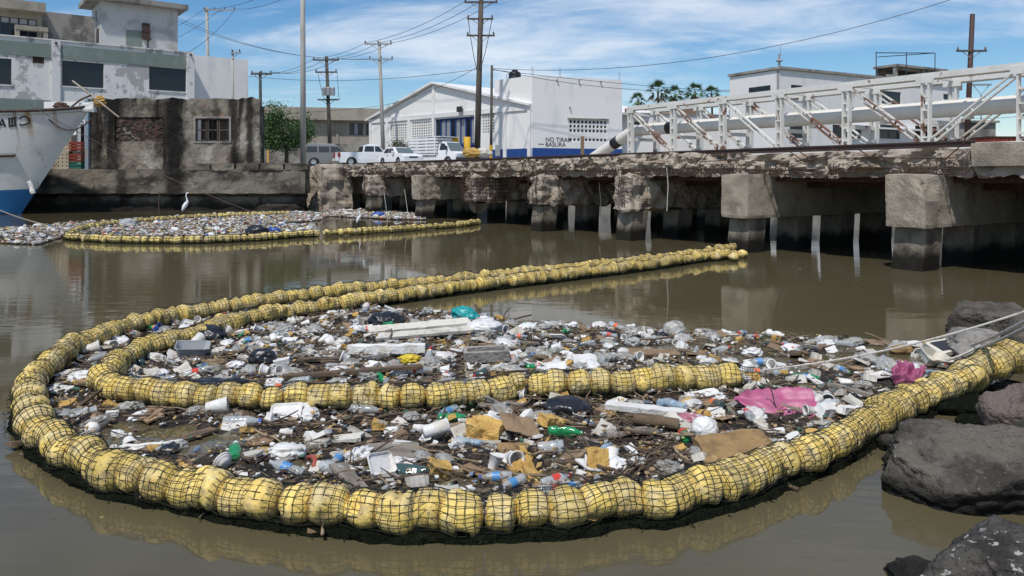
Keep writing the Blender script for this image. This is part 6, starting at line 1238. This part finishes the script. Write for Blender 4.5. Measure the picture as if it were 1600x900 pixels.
hero('yellow_bag', crumple(79, .13, .07, .06, .4, 2, M['yellowplastic'], 'yellow_bag'), 640, 563, 'crumpled bright yellow wrapper beside the foam beam', 'wrapper', 1, .06)
hero('sponge_piece', SPON[1], 688, 732, 'tan sponge scrap with a stick beside the tub', 'sponge', 1.4, .06, (.3, .3, .4))
hero('stick', STK[7], 712, 752, 'long straight stick slanting to the outer boom', 'stick', .9, .06, (0, .15, -.75))
bottle(Hp(640, 735), 'B', 'petdark', None, None, 1.5, .0, .1, 'dark green squashed bottle left of the tan sponge scrap'.replace('left of', 'beside'), 1)
hero('foam_cup', CUP[1], 768, 730, 'foam cup with open mouth up in the lower litter', 'cup', 1.25, .03, (0, -1.1, .6))
bottle(Hp(775, 742), 'B', 'pet', 'capblue', 'labblue', 1.1, PI, .1, 'clear bottle with blue cap and wrapper beside the open foam cup', 0)
bottle(Hp(868, 748), 'B', 'pet', 'capred', 'labred', 1.15, .5, .1, 'clear bottle with red wrapper touching the outer boom floats', 2)
bottle(Hp(868, 765), 'B', 'pet', 'capred', 'labred', 1.15, .15, .1, 'second red wrapped bottle pressed against the outer boom floats', 0)
hero('cardboard_sheet', chunk(80, .10, .12, .015, M['sponge'], 'cardboard_sheet', .2), 935, 732, 'ochre torn card standing beside the pale blue bottle', 'cardboard', 1, .09, (.9, .1, .2))
bottle(Hp(944, 706), 'B', 'petblue', None, None, 1.35, 1.1, .1, 'pale blue bottle behind the ochre torn card', 2)
hero('stick', STK[6], 915, 752, 'thick tan stick pointing at the outer boom', 'stick', .8, .07, (0, .15, -.4))
for k in range(7): hero('cane', stick_mesh(90+k*2, .8, .011), 985+k*9, 722+(k % 3)*9, 'thin dry cane in the bundle beside the brown slab', 'cane', r_.uniform(.6, 1), .08+.01*k, (0, r_.uniform(-.3, .1), .55+r_.uniform(-.5, .5)))['group'] = 'dry canes by the brown slab'
hero('foam_cup', CUP[0], 1292, 617, 'grey cup with dark mouth in the scum near the pink sheet', 'cup', 1.5, .06, (0, .1, -1.9))
hero('foam_piece', FOAM[3], 1290, 648, 'chunky white foam corner beside the pink sheet', 'foam', 2.0, .07, (.3, .2, .6))
hero('foam_scrap', chunk(81, .22, .05, .04, M['foam'], 'foam_scrap', .2), 1330, 645, 'ragged white foam edging pressed against the outer boom', 'foam', 1, .06, (.1, .2, .7))
hero('moulded_plastic', tray_mesh(.42, .26, .10, M['cream'], .08), 1455, 565, 'broken cream plastic housing beside the magenta cloth', 'plastic housing', 1, .06, (.5, .2, .4))
dp = hero('discarded_panel', chunk(82, .26, .17, .03, M['cream'], 'discarded_panel', .03), 1482, 550, 'cream drawer panel with black inset near the pale rock', 'panel', 1, .12, (.25, -.1, .2))
link('inset', MB().box(-.2, .2, -.12, .12, .034, .042).mesh('inset', M['frame_dark']), dp)
hero('foam_piece', FOAM[0], 1425, 538, 'white foam lump at the litter edge under the rope', 'foam', 1.8, .06)
hero('sponge_piece', crumple(83, .17, .08, .07, .12, 1.4, M['slab'], 'sponge_piece'), 1408, 547, 'rounded tan log of foam under the rope', 'sponge', 1, .05)
hero('plastic_bag', crumple(84, .17, .12, .13, .2, 1.8, M['bagclear'], 'plastic_bag'), 1054, 520, 'puffed translucent bag at the far litter edge', 'bag', 1, .10)
hero('cardboard_sheet', chunk(85, .38, .10, .02, M['cardboard'], 'cardboard_sheet', .08), 1015, 552, 'long brown plank of board inside the curl', 'board', 1, .06, (.2, 0, -.06))
hero('wood_plank', chunk(86, .9, .06, .02, M['wood'], 'wood_plank', .05), 560, 588, 'long brown plank slanting above the inner boom', 'plank', 1, .07, (0, -.02, .22))
hero('wood_plank', chunk(87, .45, .06, .015, M['wood'], 'wood_plank', .05), 262, 690, 'narrow brown plank floating in the open pool', 'plank', 1, .03, (0, 0, 1.0))
hero('foam_pole', stick_mesh(100, .55, .022), 235, 695, 'pale bleached pole beside the open pool', 'pole', 1, .05, (0, -.05, .25)).data.materials[0] = M['foam']
hero('driftwood', stick_mesh(103, .5, .03), 130, 632, 'dark forked driftwood between the boom strands', 'driftwood', 1, .06, (0, -.5, .9))
hero('foam_cup', CUP[0], 298, 520+25, 'white cup tipped beside the grey plastic box', 'cup', 1.6, .08, (0, -.3, 1.2))
hero('foam_cup', CUP[0], 128, 552, 'white cup lying in the strip by the outer boom', 'cup', 1.7, .08, (0, -.2, .5))
hero('plastic_bag', BAGW[1], 130, 592, 'heaped white bag in the strip by the outer boom', 'bag', 1.6, .06)
hero('blue_tub', cup_mesh(.08, .05, .06, M['bluetub'], 'blue_tub'), 243, 518, 'small blue tub in the strip between boom strands', 'tub', 1.3, .05, (0, -.6, 0))
hero('plastic_bag', BAGW[2], 447, 706, 'wrinkled white bag beside the grey board', 'bag', 1.5, .05)
hero('food_tray', TRAY[1], 592, 742, 'white foam tray standing tilted near the outer boom', 'tray', 1.2, .10, (.9, .2, .9))
hero('foam_bowl', cup_mesh(.05, .05, .08, M['foam'], 'foam_bowl'), 352, 732, 'white foam bowl tipped near the open pool', 'bowl', 1., .05, (0, -.3, 2.5))
hero('red_hose', MB().tube([(-.12,0,0),(-.04,.02,.03),(.05,.01,.03),(.13,-.03,0)], .022, 10).mesh('red_hose', M['redrubber'], True), 488, 722, 'short piece of red hose beside the clear bottle', 'hose', 1, .05, (0, 0, -1.0))
bottle(Hp(525, 740), 'B', 'pet', 'capgreen', None, 1.3, -.5, .1, 'clear bottle with green cap between red hose and foam tray', 0)
hero('cloth_rag', crumple(88, .13, .09, .05, .35, 2.5, M['cloth'], 'cloth_rag'), 1078, 656, 'patterned pinkish rag beside the round knotted bag', 'rag', 1, .06)

# --- far raft of litter along the quay and litter under the bridge
FP = [(p.x, p.y) for p in (G(*q) for q in [(0,381),(60,383),(105,370),(200,373),(320,373),(430,367),(500,362),(490,356),(440,350),(500,345),(520,336),(450,331),(380,334),(300,338),(220,343),(120,350),(0,358)])]
FP2 = [(p.x, p.y) for p in (G(*q) for q in [(500,338),(560,341),(620,344),(665,344),(655,334),(600,331),(520,329)])]
def sampf(P):
    xs, ys = [p[0] for p in P], [p[1] for p in P]
    def s_(r_):
        p = (r_.uniform(min(xs), max(xs)), r_.uniform(min(ys), max(ys))); return p if inside(p, P) else None
    return s_
fz = lambda x, y: .015+.05*max(0, .4+fbm(Vector((x*.6, y*.6, 3)), 3))
PALF = [(.66,.64,.59)]*7+[(.46,.41,.33)]*7+[(.34,.24,.14)]*7+[(.10,.07,.05)]*6+[(.45,.50,.55)]*2+[(.12,.25,.45),(.5,.1,.08),(.55,.42,.1)]
scraps('litter', 'pale mass of foam and plastic scraps in the raft by the quay', 12000, sampf(FP), .16, fz, 6, PALF, .22)
scraps('litter', 'pale mass of scraps washed under the bridge piles', 3200, sampf(FP2), .16, fz, 7, PALF, .22)
for P_, nm, st in ((FP, 'dark scum under the raft of litter by the quay', .35), (FP2, 'dark scum under the litter by the bridge piles', .35)):
    mb = MB(); cx_ = sum(p[0] for p in P_)/len(P_); cy_ = sum(p[1] for p in P_)/len(P_); mb.add([(p[0], p[1], .018) for p in P_], [tuple(range(len(P_)))]); tag(mb.build('debris_mat', M['mud']), nm, 'debris', kind='stuff')
sf, sf2 = sampf(FP), sampf(FP2)
for k in range(150):
    p = None
    while p is None: p = (sf if k < 118 else sf2)(r_)
    t_ = r_.random(); wh_ = 'in the far raft by the quay' if k < 118 else 'washed under the bridge piles'
    if t_ < .42: me, nm, l, c, g_ = r_.choice(BAGW), 'white_bag', 'white plastic bag ', 'bag', 'white bags in the far litter'
    elif t_ < .62: me, nm, l, c, g_ = r_.choice(BAGC), 'clear_bag', 'translucent plastic bag ', 'bag', 'clear bags in the far litter'
    elif t_ < .85: me, nm, l, c, g_ = r_.choice(FOAM), 'foam_piece', 'white foam piece ', 'foam', 'foam in the far litter'
    else: me, nm, l, c, g_ = r_.choice(BOT['pet']), 'bottle', 'clear plastic bottle ', 'bottle', 'bottles in the far litter'
    o = link(nm, me, None, (p[0], p[1], fz(*p)+.06), (r_.uniform(-.4,.4), r_.uniform(-.4,.4), r_.uniform(0,6)), r_.uniform(1.0, 2.1) if c != 'bottle' else 1.3); tag(o, l+wh_, c, g_)
def farbag(px, py, m, label, s_=.45): mb = MB(); vs, fs = blob(3, s_, s_*.7, s_*.55, .35, 1.6, px, True); mb.add(vs, fs); o = mb.build('rubbish_bag', m, None, True); o.location = G(px, py, .15); tag(o, label, 'bag')
farbag(402, 362, M['bagblack'], 'black rubbish bag on the far litter raft'); farbag(428, 360, M['bluetub'], 'dark blue bag beside the black one on the far raft', .25); farbag(592, 336, M['bluetub'], 'blue plastic drum shape caught under the bridge', .35); farbag(200, 349, M['greyplastic'], 'grey bag heaped on the far litter raft', .4)
mb = MB(); mb.tube([(0,0,0),(-.05,0,.7),(.02,0,1.5)], .035, 5); o = mb.build('reed_stick', M['stick']); o.location = G(249, 338, 0); tag(o, 'thin stick standing in the water before the quay', 'stick')
for k, (px, ya, yb) in enumerate(((600, 300, 345), (632, 296, 338), (936, 285, 345), (1041, 250, 330))):
    Y = (44, 43.5, 33.5, 28.6)[k]; rope('hanging_cord', [W(px, ya, Y), W(px+3, (ya+yb)/2, Y-.05), W(px+(6 if k < 2 else 1), yb, Y-.1)], .018, M['ropewhite'], ('frayed cord hanging from the cracked pier cap', 'second cord hanging beside the smooth pier cap', 'white cord dangling between two broken pier caps', 'thin line hanging in front of the deck edge')[k])
